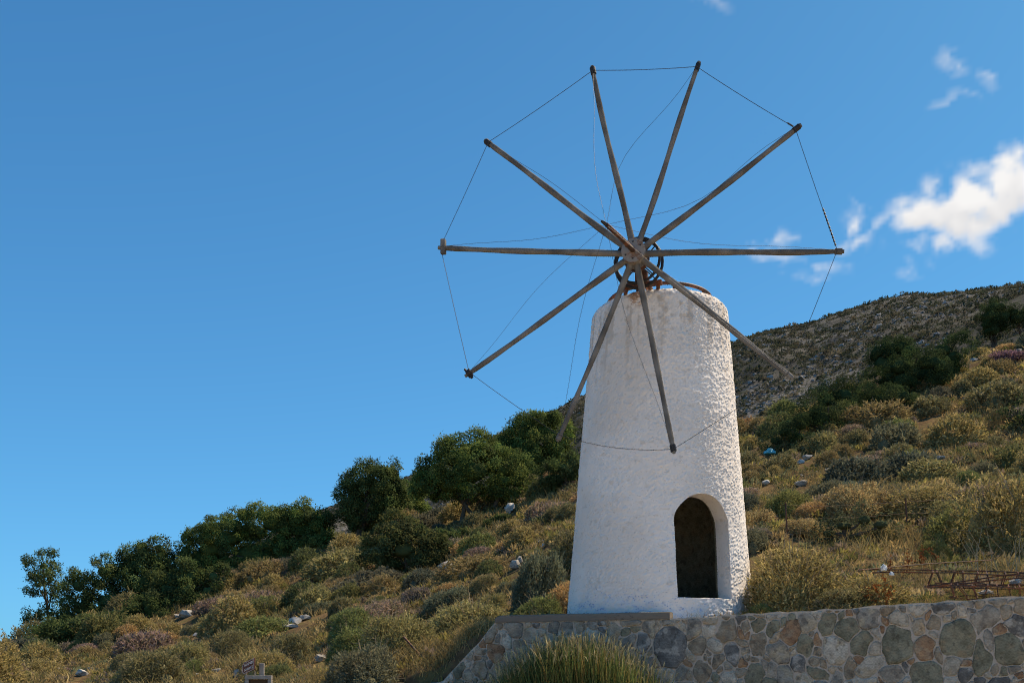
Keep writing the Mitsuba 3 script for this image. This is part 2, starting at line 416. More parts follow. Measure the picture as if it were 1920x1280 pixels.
SIGHT = math.atan2(-M_AXIS[1], -M_AXIS[0])        # from the axis towards the camera
DOOR = SIGHT + math.radians(29.0)
FLOOR, ROOM = 3.20, 1.345
w, hgt = 0.555, 1.875
arch = [(-w, FLOOR), (w, FLOOR)] + [(w * math.cos(a) * (1 + 0.02 * math.sin(5 * a)), FLOOR + hgt - w + w * math.sin(a) * 1.0) for a in np.linspace(0, PI, 30)]
gridded = []
for (a, b) in zip(arch, arch[1:] + arch[:1]):     # more points, so that the hand-plastered edge can waver
    k = max(1, int(math.hypot(b[0] - a[0], b[1] - a[1]) / 0.06))
    gridded += [(a[0] + (b[0] - a[0]) * i / k, a[1] + (b[1] - a[1]) * i / k) for i in range(k)]
wob = meshkit.noise(np.array([[x * 4, z * 4, 0.5] for x, z in gridded]), 31) - 0.5
gridded = [(x * (1 + 0.05 * o) - 0.0, z + (0.03 * o)) for (x, z), o in zip(gridded, wob)]
cs = manifold3d.CrossSection([np.array(gridded)])
prism = manifold3d.Manifold.extrude(cs, 3.0).transform(np.array([[-math.sin(DOOR), 0, math.cos(DOOR), 0], [math.cos(DOOR), 0, math.sin(DOOR), 0], [0, 1, 0, 0]], float)).translate([0.2 * math.cos(DOOR), 0.2 * math.sin(DOOR), 0])
room = manifold3d.Manifold.cylinder(4.6, ROOM, ROOM - 0.30, 96).translate([0, 0, FLOOR])
shell = (tower() - room - prism).translate([M_AXIS[0], M_AXIS[1], 0])
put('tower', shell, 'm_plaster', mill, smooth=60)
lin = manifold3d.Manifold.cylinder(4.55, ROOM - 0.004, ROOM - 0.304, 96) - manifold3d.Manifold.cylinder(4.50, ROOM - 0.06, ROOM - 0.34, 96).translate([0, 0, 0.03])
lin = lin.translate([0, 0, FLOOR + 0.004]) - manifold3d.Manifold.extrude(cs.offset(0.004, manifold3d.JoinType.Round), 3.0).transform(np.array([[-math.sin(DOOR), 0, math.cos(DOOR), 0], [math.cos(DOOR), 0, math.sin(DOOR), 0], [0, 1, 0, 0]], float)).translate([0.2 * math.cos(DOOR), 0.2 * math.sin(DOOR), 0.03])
put('inner_wall', lin.translate([M_AXIS[0], M_AXIS[1], 0]), 'm_stone_2', mill, label='stone lining toned dark to deepen the shade inside the doorway', smooth=30)  # tone chosen dark: part of the doorway shade lies in this colour

put('added_dark_floor', trimesh.creation.cylinder(radius=ROOM - 0.07, height=0.01, sections=48, transform=trimesh.transformations.translation_matrix([M_AXIS[0], M_AXIS[1], FLOOR + 0.045])), 'm_soil', mill)  # unseen dark disc, added over the plaster floor to deepen the doorway shade

# the sail wheel
YAW = math.radians(17.0)
SN = np.array([-math.sin(YAW), -math.cos(YAW), 0.0])          # the shaft points this way, out over the road
SX = np.array([math.cos(YAW), -math.sin(YAW), 0.0])
HUB = at(1190, 477, 17.35)


def on_wheel(u, v, out=0.0):
    d = at(u, v, 1.0) - EYE
    t = np.dot(HUB + SN * out - EYE, SN) / np.dot(d, SN)
    return EYE + d * t


rng = np.random.default_rng(5)
TIPS = [(1583, 472), (1502, 235), (1311, 117), (1110, 125), (909, 264), (822, 465), (872, 706), (1045, 828), (1264, 850), (1487, 710)]
TIP3 = []
for i, (u, v) in enumerate(TIPS):
    tip = on_wheel(u, v)
    TIP3.append(tip)
    d = unit(tip - HUB)
    s = np.linspace(0, 1, 15)
    side = np.cross(d, SN)
    p = (HUB + d * 0.09)[None] + s[:, None] * (tip - HUB - d * 0.09)[None]
    wv = rng.normal(0, 1, 4)
    p = p + side * (0.016 * (wv[0] * np.sin(s * PI) + 0.5 * wv[1] * np.sin(2 * s * PI)))[:, None] + SN * (0.02 * wv[2] * np.sin(s * PI))[:, None]
    r = 0.0555 - 0.0135 * s + 0.005 * np.sin(s * 17 + wv[3] * 3)
    r[-1] *= 0.75
    sp = put('spoke', tube(p, r, 10), 'm_wood', mill, smooth=50)
    if i == 5:
        put('cross_block', obox((0.09, 0.09, 0.27), tip + SX * 0.10 + SN * 0.01, SX), 'm_wood', sp)
    elif i == 6:
        put('binding', tube([tip - d * 0.14, tip - d * 0.05], 0.075, 10), 'm_iron', sp)
        put('cleat', tube([tip - d * 0.10 + side * -0.10, tip - d * 0.06 + side * 0.12], [0.03, 0.022], 7), 'm_iron', sp)
    else:
        put('end_band', tube([tip - d * 0.15, tip - d * 0.03], r[-3] + 0.006, 10), 'm_iron' if i in (1, 2, 3, 4, 8) else 'm_wood', sp)
cyl = lambda a, b, ra, rb=None, n=40: tube([HUB + SN * a, HUB + SN * b], [ra, ra if rb is None else rb], n)
hub = put('hub', cyl(-0.16, 0.15, 0.200), 'm_hub', mill, smooth=40)
put('face_plate', cyl(0.151, 0.172, 0.206), 'm_hub', hub, smooth=40)
for k in range(6):
    a = k * PI / 3 + 0.5
    c = HUB + SX * 0.145 * math.cos(a) + np.array([0, 0, 0.145 * math.sin(a)])
    put('bolt', tube([c + SN * 0.165, c + SN * 0.190], 0.014, 6), 'm_iron', hub)
put('back_flange', cyl(-0.235, -0.165, 0.225), 'm_rust', hub, smooth=40)
put('shaft', cyl(-2.35, -0.24, 0.065, n=16), 'm_rust', mill, smooth=40)
for (off, RR) in ((0.27, 0.395), (0.44, 0.42)):
    c = HUB - SN * off
    wh = put('brake_wheel', torus(RR, 0.026, c, SN, 72, 8), 'm_iron', mill, smooth=True)
    for k in range(4):
        a = k * PI / 2 + 0.79
        e = SX * math.cos(a) + np.array([0, 0, math.sin(a)])
        put('arm', tube([c + e * 0.06, c + e * (RR - 0.004)], 0.011, 6), 'm_iron', wh)
# the iron trestle that carries the shaft
B = HUB - SN * 0.72
put('bearing_beam', obox((0.74, 0.12, 0.07), B - [0, 0, 0.255], SX), 'm_rust', mill)
put('bearing', obox((0.22, 0.14, 0.20), B - [0, 0, 0.118], SX), 'm_rust', mill)
for (sx, dx, dy) in ((-0.27, 0.0, 0.0), (0.30, 0.10, 0.3)):
    top = B + SX * sx - [0, 0, 0.29]
    foot = np.array([top[0] + dx, max(top[1], 18.35) + dy, Z1 - 0.01])
    put('trestle_leg', tube([top, foot], 0.036, 8), 'm_rust', mill, smooth=50)
B2 = HUB - SN * 2.1
put('tail_bearing', obox((0.30, 0.14, 0.22), B2 - [0, 0, 0.02], SX), 'm_rust', mill)
for sx in (-0.2, 0.2):
    put('trestle_leg', tube([B2 + SX * sx - [0, 0, 0.10], np.array([B2[0] + sx * 2.2, B2[1] + 0.1, Z1 - 0.01])], 0.034, 8), 'm_rust', mill, smooth=50)
put('trestle_brace', tube([B + SX * 0.12 - [0, 0, 0.29], np.array([3.0, 19.3, Z1 - 0.01])], 0.030, 8), 'm_rust', mill, smooth=50)
CURB = np.array([M_AXIS[0], M_AXIS[1], 9.045])
cr = put('curb_ring', torus(0.985, 0.034, CURB, (0, 0, 1), 96, 8), 'm_rust', mill, smooth=True)
for k in range(9):
    a = SIGHT + 0.28 + k * 2 * PI / 9
    c = CURB + 0.985 * np.array([math.cos(a), math.sin(a), 0])
    put('post', tube([c - [0, 0, 0.03], [c[0], c[1], Z1 - 0.01]], 0.024, 7), 'm_rust', cr)
# bowsprit and wires
BOW0 = HUB + SN * 0.17
BOW = at(1137, 422, 16.25)
bs = put('bowsprit', tube([BOW0, BOW0 + (BOW - BOW0) * 0.5 + [0, 0, 0.01], BOW], [0.045, 0.038, 0.036], 8), 'm_rust', mill, smooth=50)
put('hook', tube([BOW, BOW + [-0.05, -0.02, 0.03], BOW + [-0.09, -0.03, 0.05]], [0.03, 0.026, 0.018], 7), 'm_iron', bs)
WIRE = 0.0050
knot = {}
for i in range(10):
    knot[i] = TIP3[i] + unit(HUB - TIP3[i]) * (0.06 if i in (5, 8) else 0.11) + SN * 0.05
for i in range(10):
    a, b = knot[i], knot[(i + 1) % 10]
    s = np.linspace(0, 1, 9)
    sag = {7: 0.10}.get(i, 0.02)
    p = a + s[:, None] * (b - a) - np.array([0, 0, 1]) * (sag * 4 * s * (1 - s))[:, None]
    wkey = put('rim_wire', tube(p, WIRE, 5), 'm_wire', mill)
    if i == 0:      # the twisted repair near the right pole
        for k in range(11):
            c = a + (b - a) * (0.05 + 0.028 * k)
            put('twist', tube([c - unit(b - a) * 0.022, c + unit(b - a) * 0.022], [0.017, 0.011], 6), 'm_iron', wkey)
    if i == 1:
        for k in range(3):
            c = a + (b - a) * (0.03 + 0.02 * k)
            put('twist', tube([c - unit(b - a) * 0.018, c + unit(b - a) * 0.018], [0.015, 0.011], 6), 'm_iron', wkey)
BEND = [(0, 16), (30, 32), (-38, -10), (-12, 6), (-10, -16), (0, 10), (-18, -4), (-12, 2), (-14, 4), (6, 10)]
for i, (bu, bv) in enumerate(BEND):
    s = np.linspace(0, 1, 13)[:, None]
    off = (SX * bu - np.array([0, 0, 1.0]) * bv) / 108.0
    p = BOW + s * (knot[i] - BOW) + off * 4 * s * (1 - s) * (0.6 + 0.4 * np.sin(s * 5))
    put('stay_wire', tube(p, 0.0030, 4), 'm_wire', mill)

# ------------------------------------------------------------------ the stone retaining wall
wall = thing('retaining_wall', 'rubble stone retaining wall with pale mortar joints below the windmill', 'wall')
seg = np.linalg.norm(np.diff(WALL, axis=0), axis=1)
S = np.concatenate([[0], np.cumsum(seg)])
def s_of_x(x): return np.interp(x, WALL[:, 0], S)


def wall_point(s, z, out):
    s = np.asarray(s, float)
    x, y = np.interp(s, S, WALL[:, 0]), np.interp(s, S, WALL[:, 1])
    k = np.clip(np.searchsorted(S, s, side='right') - 1, 0, len(S) - 2)
    d = np.diff(WALL, axis=0) / seg[:, None]
    # the front's normal, turned smoothly over the bends
    mid = (S[:-1] + S[1:]) / 2
    dx, dy = np.interp(s, mid, d[:, 0]), np.interp(s, mid, d[:, 1])
    nx, ny = dy, -dx
    return np.stack([x + nx * out, y + ny * out, np.broadcast_to(z, s.shape)], -1)


TOPX = [(-2.3, 1.50), (-1.27, 1.74), (-0.62, 2.42), (-0.30, 2.80), (2.72, 2.80), (2.80, 2.80), (5.0, 2.87), (7.6, 2.985), (9.6, 3.05)]
def wall_top(s): return np.interp(s, [s_of_x(x) for x, _ in TOPX], [z for _, z in TOPX])


ss = np.arange(0, S[-1], 0.06)
tops = wall_top(ss) + (meshkit.fbm(np.stack([ss * 5, ss * 0, ss * 0], -1), 3, 77) - 0.5) * 0.05
depths = [0.0, 0.05, 0.20, 0.42]
zs = np.linspace(0, 1, 30)
front_v = wall_point(np.repeat(ss, 30), (0.4 + (tops[:, None] - 0.4) * zs).ravel(), 0.0)
rough = (meshkit.fbm(front_v * 9, 3, 71) - 0.5) * 0.030
front_v = front_v + rough[:, None] * np.array([-0.38, -0.92, 0])
back_rows = [wall_point(ss, tops + (meshkit.fbm(np.stack([ss * 6, ss * 0 + dd * 9, ss * 0], -1), 2, 78) - 0.5) * 0.03, -dd) for dd in depths[1:]] + [wall_point(ss, 0.4, -0.42)]
cols = np.concatenate([front_v.reshape(len(ss), 30, 3), np.stack(back_rows, 1)], 1)
nc = cols.shape[1]
i, j = np.meshgrid(np.arange(len(ss) - 1), np.arange(nc - 1), indexing='ij')
qd = np.stack([i * nc + j, (i + 1) * nc + j, (i + 1) * nc + j + 1, i * nc + j + 1], -1).reshape(-1, 4)
v = cols.reshape(-1, 3)
ends = []
for k in (0, len(ss) - 1):
    idx = k * nc + np.arange(nc)
    c = len(v)
    v = np.vstack([v, v[idx].mean(0)])
    a, b = idx, np.roll(idx, -1)
    ends.append(np.stack([np.full(nc, c), b, a] if k == 0 else [np.full(nc, c), a, b], 1))
put('mortar', (v, np.vstack([qd[:, [0, 1, 2]], qd[:, [0, 2, 3]]] + ends)), 'm_mortar', wall, label='pale uneven mortar between the stones', smooth=40)
# the cement coping on its left half
cx = np.arange(s_of_x(-0.30), s_of_x(2.74), 0.05)
prof = [(-0.30, 0.0), (0.030, 0.0), (0.036, 0.02), (0.036, 0.092), (0.022, 0.110), (-0.15, 0.115), (-0.30, 0.110)]
ring = []
for s in cx:
    zb = float(wall_top(s)) + 0.004
    e = 1 - 0.5 * math.exp(-(s - cx[0]) / 0.05)
    ring.append([wall_point(np.array([s]), zb + h * e - 0.02 * (h < 0.01), o)[0] for o, h in prof])
ring = np.array(ring)
ring += ((meshkit.fbm(ring * 7, 3, 72) - 0.5) * 0.030)[..., None] * np.array([-0.3, -0.75, 0.55])
k = len(prof)
i, j = np.meshgrid(np.arange(len(cx) - 1), np.arange(k), indexing='ij')
qd = np.stack([i * k + j, (i + 1) * k + j, (i + 1) * k + (j + 1) % k, i * k + (j + 1) % k], -1).reshape(-1, 4)
v = ring.reshape(-1, 3)
cap = [[0, b, b + 1] for b in range(1, k - 1)] + [[len(v) - k, len(v) - k + b + 1, len(v) - k + b] for b in range(1, k - 1)]
put('coping', (v, np.vstack([qd[:, [0, 1, 2]], qd[:, [0, 2, 3]], np.array(cap)])), 'm_cement', wall, label='rough grey cement coping on the left half of the wall', smooth=35)
# the stones: cells of many sizes, taller than wide
rng = np.random.default_rng(12)
pts, rad = [], []
big = [(s_of_x(6.05), 2.28, 0.27), (s_of_x(6.85), 2.36, 0.27), (s_of_x(6.45), 1.70, 0.30), (s_of_x(2.72), 2.28, 0.31), (s_of_x(4.1), 2.35, 0.20), (s_of_x(7.5), 2.15, 0.22), (s_of_x(5.2), 2.2, 0.22), (s_of_x(3.4), 1.45, 0.22)]
for b in big:
    pts.append((b[0], b[1])); rad.append(b[2])
for sizes in ((0.155, 0.18), (0.12, 0.145), (0.085, 0.11), (0.058, 0.078), (0.038, 0.05)):      # large stones first, small ones fill in between
    for _ in range({0.155: 1000, 0.12: 3500, 0.085: 7000, 0.058: 10000, 0.038: 15000}[sizes[0]]):
        p = (rng.uniform(-0.1, S[-1] + 0.1), rng.uniform(0.75, 3.05))
        r = rng.uniform(*sizes)
        d = np.hypot(np.array([a[0] for a in pts]) - p[0], np.array([a[1] for a in pts]) - p[1])
        if (d > (np.array(rad) + r) * (1.02 if sizes[0] < 0.11 else 0.98)).all() and (sizes[0] < 0.15 or rng.uniform() < 0.5):
            pts.append(p); rad.append(r)
pts, rad = np.array(pts), np.array(rad)
asp = rng.uniform(0.60, 0.95, len(pts))
rot = rng.normal(0, 0.22, len(pts))
rot[rng.uniform(size=len(pts)) < 0.25] += PI / 2
rot[:len(big)] = 0.05
asp[:len(big)] = 0.75
MET = np.stack([np.stack([np.cos(rot) / asp, np.sin(rot) / asp], -1), np.stack([-np.sin(rot) * asp ** 0.6, np.cos(rot) * asp ** 0.6], -1)], 1)      # each stone's own measure: most stand upright
area = Polygon([(0.05, 0.6)] + [(s, float(wall_top(s)) - 0.012) for s in np.linspace(0.05, S[-1] - 0.05, 160)] + [(S[-1] - 0.05, 0.6)])
kd = cKDTree(pts)
ANG = np.arange(40) * 2 * PI / 40
RAY = np.stack([np.cos(ANG), np.sin(ANG)], -1)
MARCH = np.arange(0.02, 0.75, 0.007)
def boxy(a): return (np.abs(a) ** 4.0).sum(-1) ** (1 / 4.0)


hidden, shown = [], []
for k in range(len(pts)):
    near = [q for q in kd.query_ball_point(pts[k], 1.3) if q != k]
    P = pts[k] + MARCH[:, None, None] * RAY[None]
    P = P + (np.stack([meshkit.fbm(np.concatenate([P * 3.2, np.zeros(P.shape[:2] + (1,)) + e], -1), 3, 47) for e in (0, 9)], -1) - 0.5) * 0.13
    own = boxy((P - pts[k]) @ MET[k].T) - rad[k] * 0.85
    oth = np.min([boxy((P - pts[q]) @ MET[q].T) - rad[q] * 0.85 for q in near], axis=0)
    stop = (own > oth) | (own > 0.16)
    r_ = MARCH[np.argmax(stop, axis=0)]
    poly = Polygon(pts[k] + RAY * r_[:, None]).buffer(0).intersection(area)
    if poly.geom_type != 'Polygon' or poly.is_empty:
        continue
    gap = rng.uniform(0.006, 0.015)
    rnd = min(0.035, 0.18 * math.sqrt(poly.area)) * rng.uniform(0.3, 1.0)
    poly = poly.buffer(-gap - rnd).buffer(rnd)
    if poly.is_empty or poly.geom_type != 'Polygon' or poly.area < 0.0025:
        continue
    n = 16 if poly.area < 0.05 else 24
    L = poly.exterior.length
    ring = np.array([poly.exterior.interpolate(t * L / n).coords[0] for t in range(n)])
    ring += (np.stack([meshkit.noise(np.c_[ring * 14, np.zeros(n) + k + e], 44) for e in (0, 50)], -1) - 0.5) * 0.022
    c = np.array(poly.centroid.coords[0])
    size = math.sqrt(poly.area)
    bulge = rng.uniform(0.012, 0.026) + 0.020 * size
    tilt = rng.normal(0, 0.05, 2)
    rows = []
    for (f, o) in ((1.02, -0.03), (1.0, 0.006), (0.95, 0.60), (0.80, 0.90), (0.45, 1.0)):
        qv = c + (ring - c) * f
        dd = bulge * o if o > 0 else o
        if o > 0.1:
            dd = dd + ((qv - c) @ tilt) + (meshkit.fbm(np.c_[qv * 6, np.zeros(n) + k * 3.1], 3, 45) - 0.5) * 0.035
        rows.append(wall_point(qv[:, 0], qv[:, 1], dd))
    vv = np.vstack(rows + [wall_point(np.array([c[0]]), np.array([c[1]]), bulge)])
    ff = []
    for a in range(4):
        for b in range(n):
            b2 = (b + 1) % n
            ff += [[a * n + b, a * n + b2, (a + 1) * n + b2], [a * n + b, (a + 1) * n + b2, (a + 1) * n + b]]
    ff += [[4 * n + b, 4 * n + (b + 1) % n, 5 * n] for b in range(n)]
    mesh = trimesh.Trimesh(vv, np.array(ff), process=False)
    tone = rng.choice(7, p=[0.22, 0.22, 0.13, 0.13, 0.06, 0.10, 0.14])
    if poly.area < 0.03 and rng.uniform() < 0.10:
        tone = 4
    if k < len(big):
        tone = [2, 2, 2, 5, 1, 2, 3, 1][k]
    shown.append((poly.area if poly.bounds[3] > 1.6 else -1.0, mesh, tone))
shown.sort(key=lambda t: -t[0])
for k, (a, mesh, tone) in enumerate(shown):
    if k < 298 and a > 0:
        put('stone', mesh, f'm_stone_{tone}', wall, smooth=38)
    else:
        hidden.append(mesh)
put('small_stones', join(hidden), 'm_stone_1', wall, kind='stuff', smooth=38)

# ------------------------------------------------------------------ foliage makers
def leaves(P, A, L, W, rng, face=None, tri=False):
    """Small folded leaves at the points P along the directions A, their faces turned towards face if it is given; tri: one triangle each."""
    n = len(P)
    A = unit(A)
    S_ = unit(np.cross(A, rng.normal(size=(n, 3)) if face is None else face + rng.normal(0, 0.25, (n, 3))))
    N_ = np.cross(A, S_)
    L, W = np.broadcast_to(L, (n,))[:, None], np.broadcast_to(W, (n,))[:, None]
    if tri:
        v = np.stack([P + S_ * W * 0.62, P - S_ * W * 0.62, P + A * L], 1).reshape(-1, 3)
        return v, np.arange(3 * n).reshape(-1, 3)
    mid = P + A * L * 0.45 + N_ * L * 0.06
    v = np.stack([P, mid + S_ * W * 0.5, P + A * L, mid - S_ * W * 0.5], 1).reshape(-1, 3)
    b = np.arange(n)[:, None] * 4
    f = np.concatenate([b + [0, 1, 2], b + [0, 2, 3]], 1).reshape(-1, 3)
    return v, f


def tint(col, k, rng, spread=0.2, hue=0.10):
    """k colours round a leaf colour."""
    c = np.asarray(col, float) * np.exp(rng.normal(0, spread, (k, 1))) * np.exp(rng.normal(0, hue, (k, 3)) * [1, 0.5, 1])
    return np.clip(c, 0.004, 0.9)


def sphere_pts(n, rng, up=-1.0):
    d = unit(rng.normal(size=(int(n * 2.6) + 20, 3)))
    return d[d[:, 2] > up][:n] if (d[:, 2] > up).sum() >= n else d[:n]


def blob(lobes, sub=2):
    """A closed lumpy core for each lobe: an added solid stand-in for twigs and inner leaves that blocks light."""
    ms = []
    for k, (c, r) in enumerate(lobes):
        m = trimesh.creation.icosphere(subdivisions=sub)
        v = np.asarray(m.vertices)
        v = v * (0.82 + 0.55 * (meshkit.fbm(v * 2.6 + k * 9.1, 3, 3)[:, None] - 0.5)) * r + c
        ms.append(trimesh.Trimesh(v, m.faces, process=False))
    return join(ms)


def crown(lobes, per_m2, leaf, cols, rng, clump=(0.28, 0.55), per=70, ragged=0.12, up=0.5, shell=0.45):
    """Clumps of leaves over lobes [(centre, radii)]; each clump has one tint and stands proud by its own measure."""
    V, Fc, C, at0 = [], [], [], 0
    cs_, rs_ = np.array([c for c, _ in lobes]), np.array([r for _, r in lobes])
    for (c, r) in lobes:
        area = 4 * PI * ((np.prod(r) ** (1 / 3)) ** 2)
        k = max(4, int(area * per_m2))
        d = unit(rng.normal(size=(k, 3)))
        P = c + d * r * (1 + rng.normal(-0.02, ragged, (k, 1)))
        inside = (((P[:, None] - cs_) / rs_) ** 2).sum(-1)
        keep = (inside < 0.55).sum(1) == 0
        for p, dd in zip(P[keep], d[keep]):
            rc = rng.uniform(*clump)
            m = int(per * (rc / clump[1]) ** 2) + 6
            o = unit(rng.normal(size=(m, 3)) + dd * 0.5)
            out_ = (rng.uniform(size=(m, 1)) < (0.06 if shell > 0.6 else 0.22)).astype(float)
            Q = p + o * rc * np.array([1, 1, 0.8]) * (rng.uniform(shell, 1.0, (m, 1)) ** 0.5 + out_ * rng.uniform(0.05, 0.55, (m, 1)))
            A = np.cross(o, rng.normal(size=(m, 3))) * (1 - 0.8 * out_) + o * (0.35 + 0.9 * out_) + rng.normal(0, 0.25, (m, 3))
            v, f = leaves(Q, A, rng.uniform(0.7, 1.2, m) * leaf, rng.uniform(0.5, 0.8, m) * leaf, rng, o + dd * 0.4 + [0, 0, up], True)
            col = tint(cols[rng.integers(len(cols))], 1, rng, 0.16, 0.06) * np.exp(rng.normal(0, 0.18, (m, 1)))
            V.append(v); Fc.append(f + at0); C.append(np.repeat(np.clip(col, 0.004, 0.9), 3, 0))
            at0 += len(v)
    return (np.vstack(V), np.vstack(Fc)), np.vstack(C)


def limb(a, b, ra, rb, rng, bend=0.15):
    a, b = np.asarray(a, float), np.asarray(b, float)
    L = np.linalg.norm(b - a)
    s = np.linspace(0, 1, 7)
    o = rng.normal(0, bend * L, 3) * [1, 1, 0.3]
    return tube(a + s[:, None] * (b - a) + o * np.sin(s * PI)[:, None] + rng.normal(0, 0.02 * L, (7, 3)) * (s * (1 - s))[:, None] * 3, ra + (rb - ra) * s, 7)


EVERGREEN = [(0.078, 0.112, 0.042), (0.098, 0.134, 0.049), (0.068, 0.094, 0.038), (0.125, 0.156, 0.056)]
OAK = [(0.103, 0.145, 0.047), (0.134, 0.181, 0.052), (0.088, 0.120, 0.042), (0.161, 0.203, 0.056)]
LUMPY = [(0.046, 0.069, 0.029), (0.058, 0.086, 0.034), (0.038, 0.058, 0.026)]


def tree(name, label, y, lobes_px, cols, seed, base=None, trunks=1, leaf=0.10, per_m2=3.7, clump=(0.13, 0.46), per=260, ragged=0.13, cat='tree', group=None, core=0.54, trunk_r=0.12, up=0.4, shell=0.45):
    """A tree from the lobes of its crown, given as (u, v, half width, half height) at depth y."""
    rng = np.random.default_rng(seed)
    if cat == 'bush':
        low = max(lobes_px, key=lambda l: l[1] + l[3])
        y = min(hit(low[0], low[1] + 0.65 * low[3], 18.0)[1], 64.0)
    k = y / F
    lobes = []
    for (u, v, ru, rv) in lobes_px:
        r = np.array([ru * k, (ru + rv) / 2 * k, rv * k])
        lobes.append((at(u, v, y) + [0, rng.normal(0, 0.25) * r[1], 0], r))
    key = thing(name, label, cat, group)
    mesh, col = crown(lobes, per_m2, leaf, cols, rng, clump, per, ragged, up, shell)
    put('crown', mesh, 'm_leaf', key, color=col)
    body = blob([(c, r * core) for c, r in lobes if r.min() > 0.40] or [(c, r * core * 0.8) for c, r in lobes], 2)
    put('blocking_core', body, 'm_cover', key, color=np.tile(np.array(cols[0]) * 0.9, (len(body.vertices), 1)), smooth=True, kind='stuff')  # solid leaf-coloured core, added to block light through the crown
    wood_ = []
    big_ = sorted(lobes, key=lambda l: -np.prod(l[1]))[:6]
    bx = np.array([l[0] for l in big_])
    bu = bx[:, 0].mean() if base is None else (base - 960) * k
    for t in range(trunks):
        fx, fy = bu + (t - (trunks - 1) / 2) * 0.42 + rng.normal(0, 0.05), y + rng.normal(0, 0.25) * (trunks > 1)
        foot = np.array([fx, fy, float(gz(fx, fy)) - 0.15])
        c = big_[t % len(big_)][0]
        wood_.append(limb(foot, c * [1, 1, 1] - [0, 0, 0.1], trunk_r, trunk_r * 0.45, rng, 0.05))
        if t == 0:
            for c2, _ in big_[1:]:
                s = foot + (c - foot) * rng.uniform(0.35, 0.6)
                wood_.append(limb(s, c2, trunk_r * 0.5, trunk_r * 0.18, rng, 0.08))
    put('trunk', join(wood_), 'm_bark', key, smooth=50)
    return key


def shrub_mesh(R_, H_, n_lobes, n_sprigs, leaf, cols, rng, fuzz=0.10, upw=0.6, per=5, flop=0.5, tri=True):
    """A cushion of short leafy sprigs over several low domes."""
    lobes = []
    for k in range(n_lobes):
        a, d = rng.uniform(0, 2 * PI), (0 if k == 0 else rng.uniform(0.35, 0.75))
        s = 1.0 if k == 0 else rng.uniform(0.4, 0.65)
        lobes.append((np.array([d * R_ * math.cos(a), d * R_ * math.sin(a), H_ * 0.15 * rng.uniform(0, 1)]), np.array([R_ * s * 0.8, R_ * s * 0.8, H_ * (0.85 if k == 0 else rng.uniform(0.5, 0.9))])))
    cs_, rs_ = np.array([l[0] for l in lobes]), np.array([l[1] for l in lobes])
    w_ = rs_[:, 0] ** 2
    which = rng.choice(n_lobes, n_sprigs, p=w_ / w_.sum())
    d = unit(rng.normal(size=(n_sprigs, 3)) * [1, 1, 0.95])
    d[:, 2] = np.abs(d[:, 2]) * 1.05 - 0.12
    d = unit(d)
    lump = meshkit.fbm((d * 2.2 + which[:, None] * 7.7) * 1.0, 3, int(rng.integers(99)))
    P = cs_[which] + d * rs_[which] * (0.78 + 0.45 * lump[:, None]) * (1 + rng.normal(0, fuzz * 0.5, (n_sprigs, 1)))
    inside = (((P[:, None] - cs_) / rs_) ** 2).sum(-1)
    keep = (inside < 0.5).sum(1) == 0
    P, d, which, lump = P[keep], d[keep], which[keep], lump[keep]
    n = len(P)
    A = unit(np.cross(d, rng.normal(size=(n, 3))) * 0.7 + d / rs_[which] * R_ * 0.8 + [0, 0, upw] + rng.normal(0, 0.35, (n, 3)))
    L = fuzz * R_ * rng.uniform(0.7, 1.8, n)
    base_c = np.array([cols[i] for i in rng.integers(len(cols), size=n)]) * np.exp(rng.normal(0, 0.22, (n, 1)))
    patch = meshkit.noise(P / R_ * 2.4 + 3, int(rng.integers(99)))
    base_c = base_c * (0.8 + 0.4 * patch[:, None])
    V, Fc, C = [], [], []
    at0 = 0
    for k in range(per):
        t = (k + rng.uniform(0, 1, n)) / per
        Q = P + A * (L * (t - 0.35))[:, None]
        v, f = leaves(Q, A + rng.normal(0, flop, (n, 3)), leaf * rng.uniform(0.7, 1.3, n), leaf * rng.uniform(0.3, 0.55, n), rng, d + [0, 0, 0.35] + rng.normal(0, 0.28, (n, 3)), tri)
        V.append(v); Fc.append(f + at0); C.append(np.repeat(np.clip(base_c * np.exp(rng.normal(0, 0.12, (n, 1))), 0.004, 0.9), 3 if tri else 4, 0))
        at0 += len(v)
    core = blob([(c, r * 0.66) for c, r in lobes], 2)
    core = trimesh.Trimesh(np.asarray(core.vertices) * [1, 1, 1] - [0, 0, 0.02], core.faces, process=False)
    return (np.vstack(V), np.vstack(Fc)), np.vstack(C), core, np.mean(cols, axis=0)


# ------------------------------------------------------------------ trees
tree('slender_tree', 'slender open crowned tree standing alone at the left end of the tree row', 57, [(84, 1062, 26, 24), (76, 1098, 24, 16), (92, 1085, 20, 26), (100, 1112, 14, 12), (86, 1042, 12, 12), (72, 1080, 16, 14), (62, 1160, 16, 10), (50, 1152, 9, 8), (95, 1150, 20, 16), (88, 1040, 7, 8)], EVERGREEN, 101, base=95, leaf=0.10, per_m2=7.0, clump=(0.14, 0.32), per=90, ragged=0.20, core=0.30, trunk_r=0.09)
tree('evergreen_tree', 'dark evergreen tree with a jagged narrow top right of the slender tree', 56, [(190, 1070, 16, 20), (200, 1050, 9, 12), (182, 1095, 30, 22), (150, 1100, 22, 22), (143, 1078, 8, 9), (155, 1140, 42, 30), (200, 1130, 36, 34), (120, 1170, 36, 24), (160, 1180, 40, 24), (195, 1160, 38, 26)], EVERGREEN, 102, base=170, per_m2=3.0, clump=(0.2, 0.42), ragged=0.16)
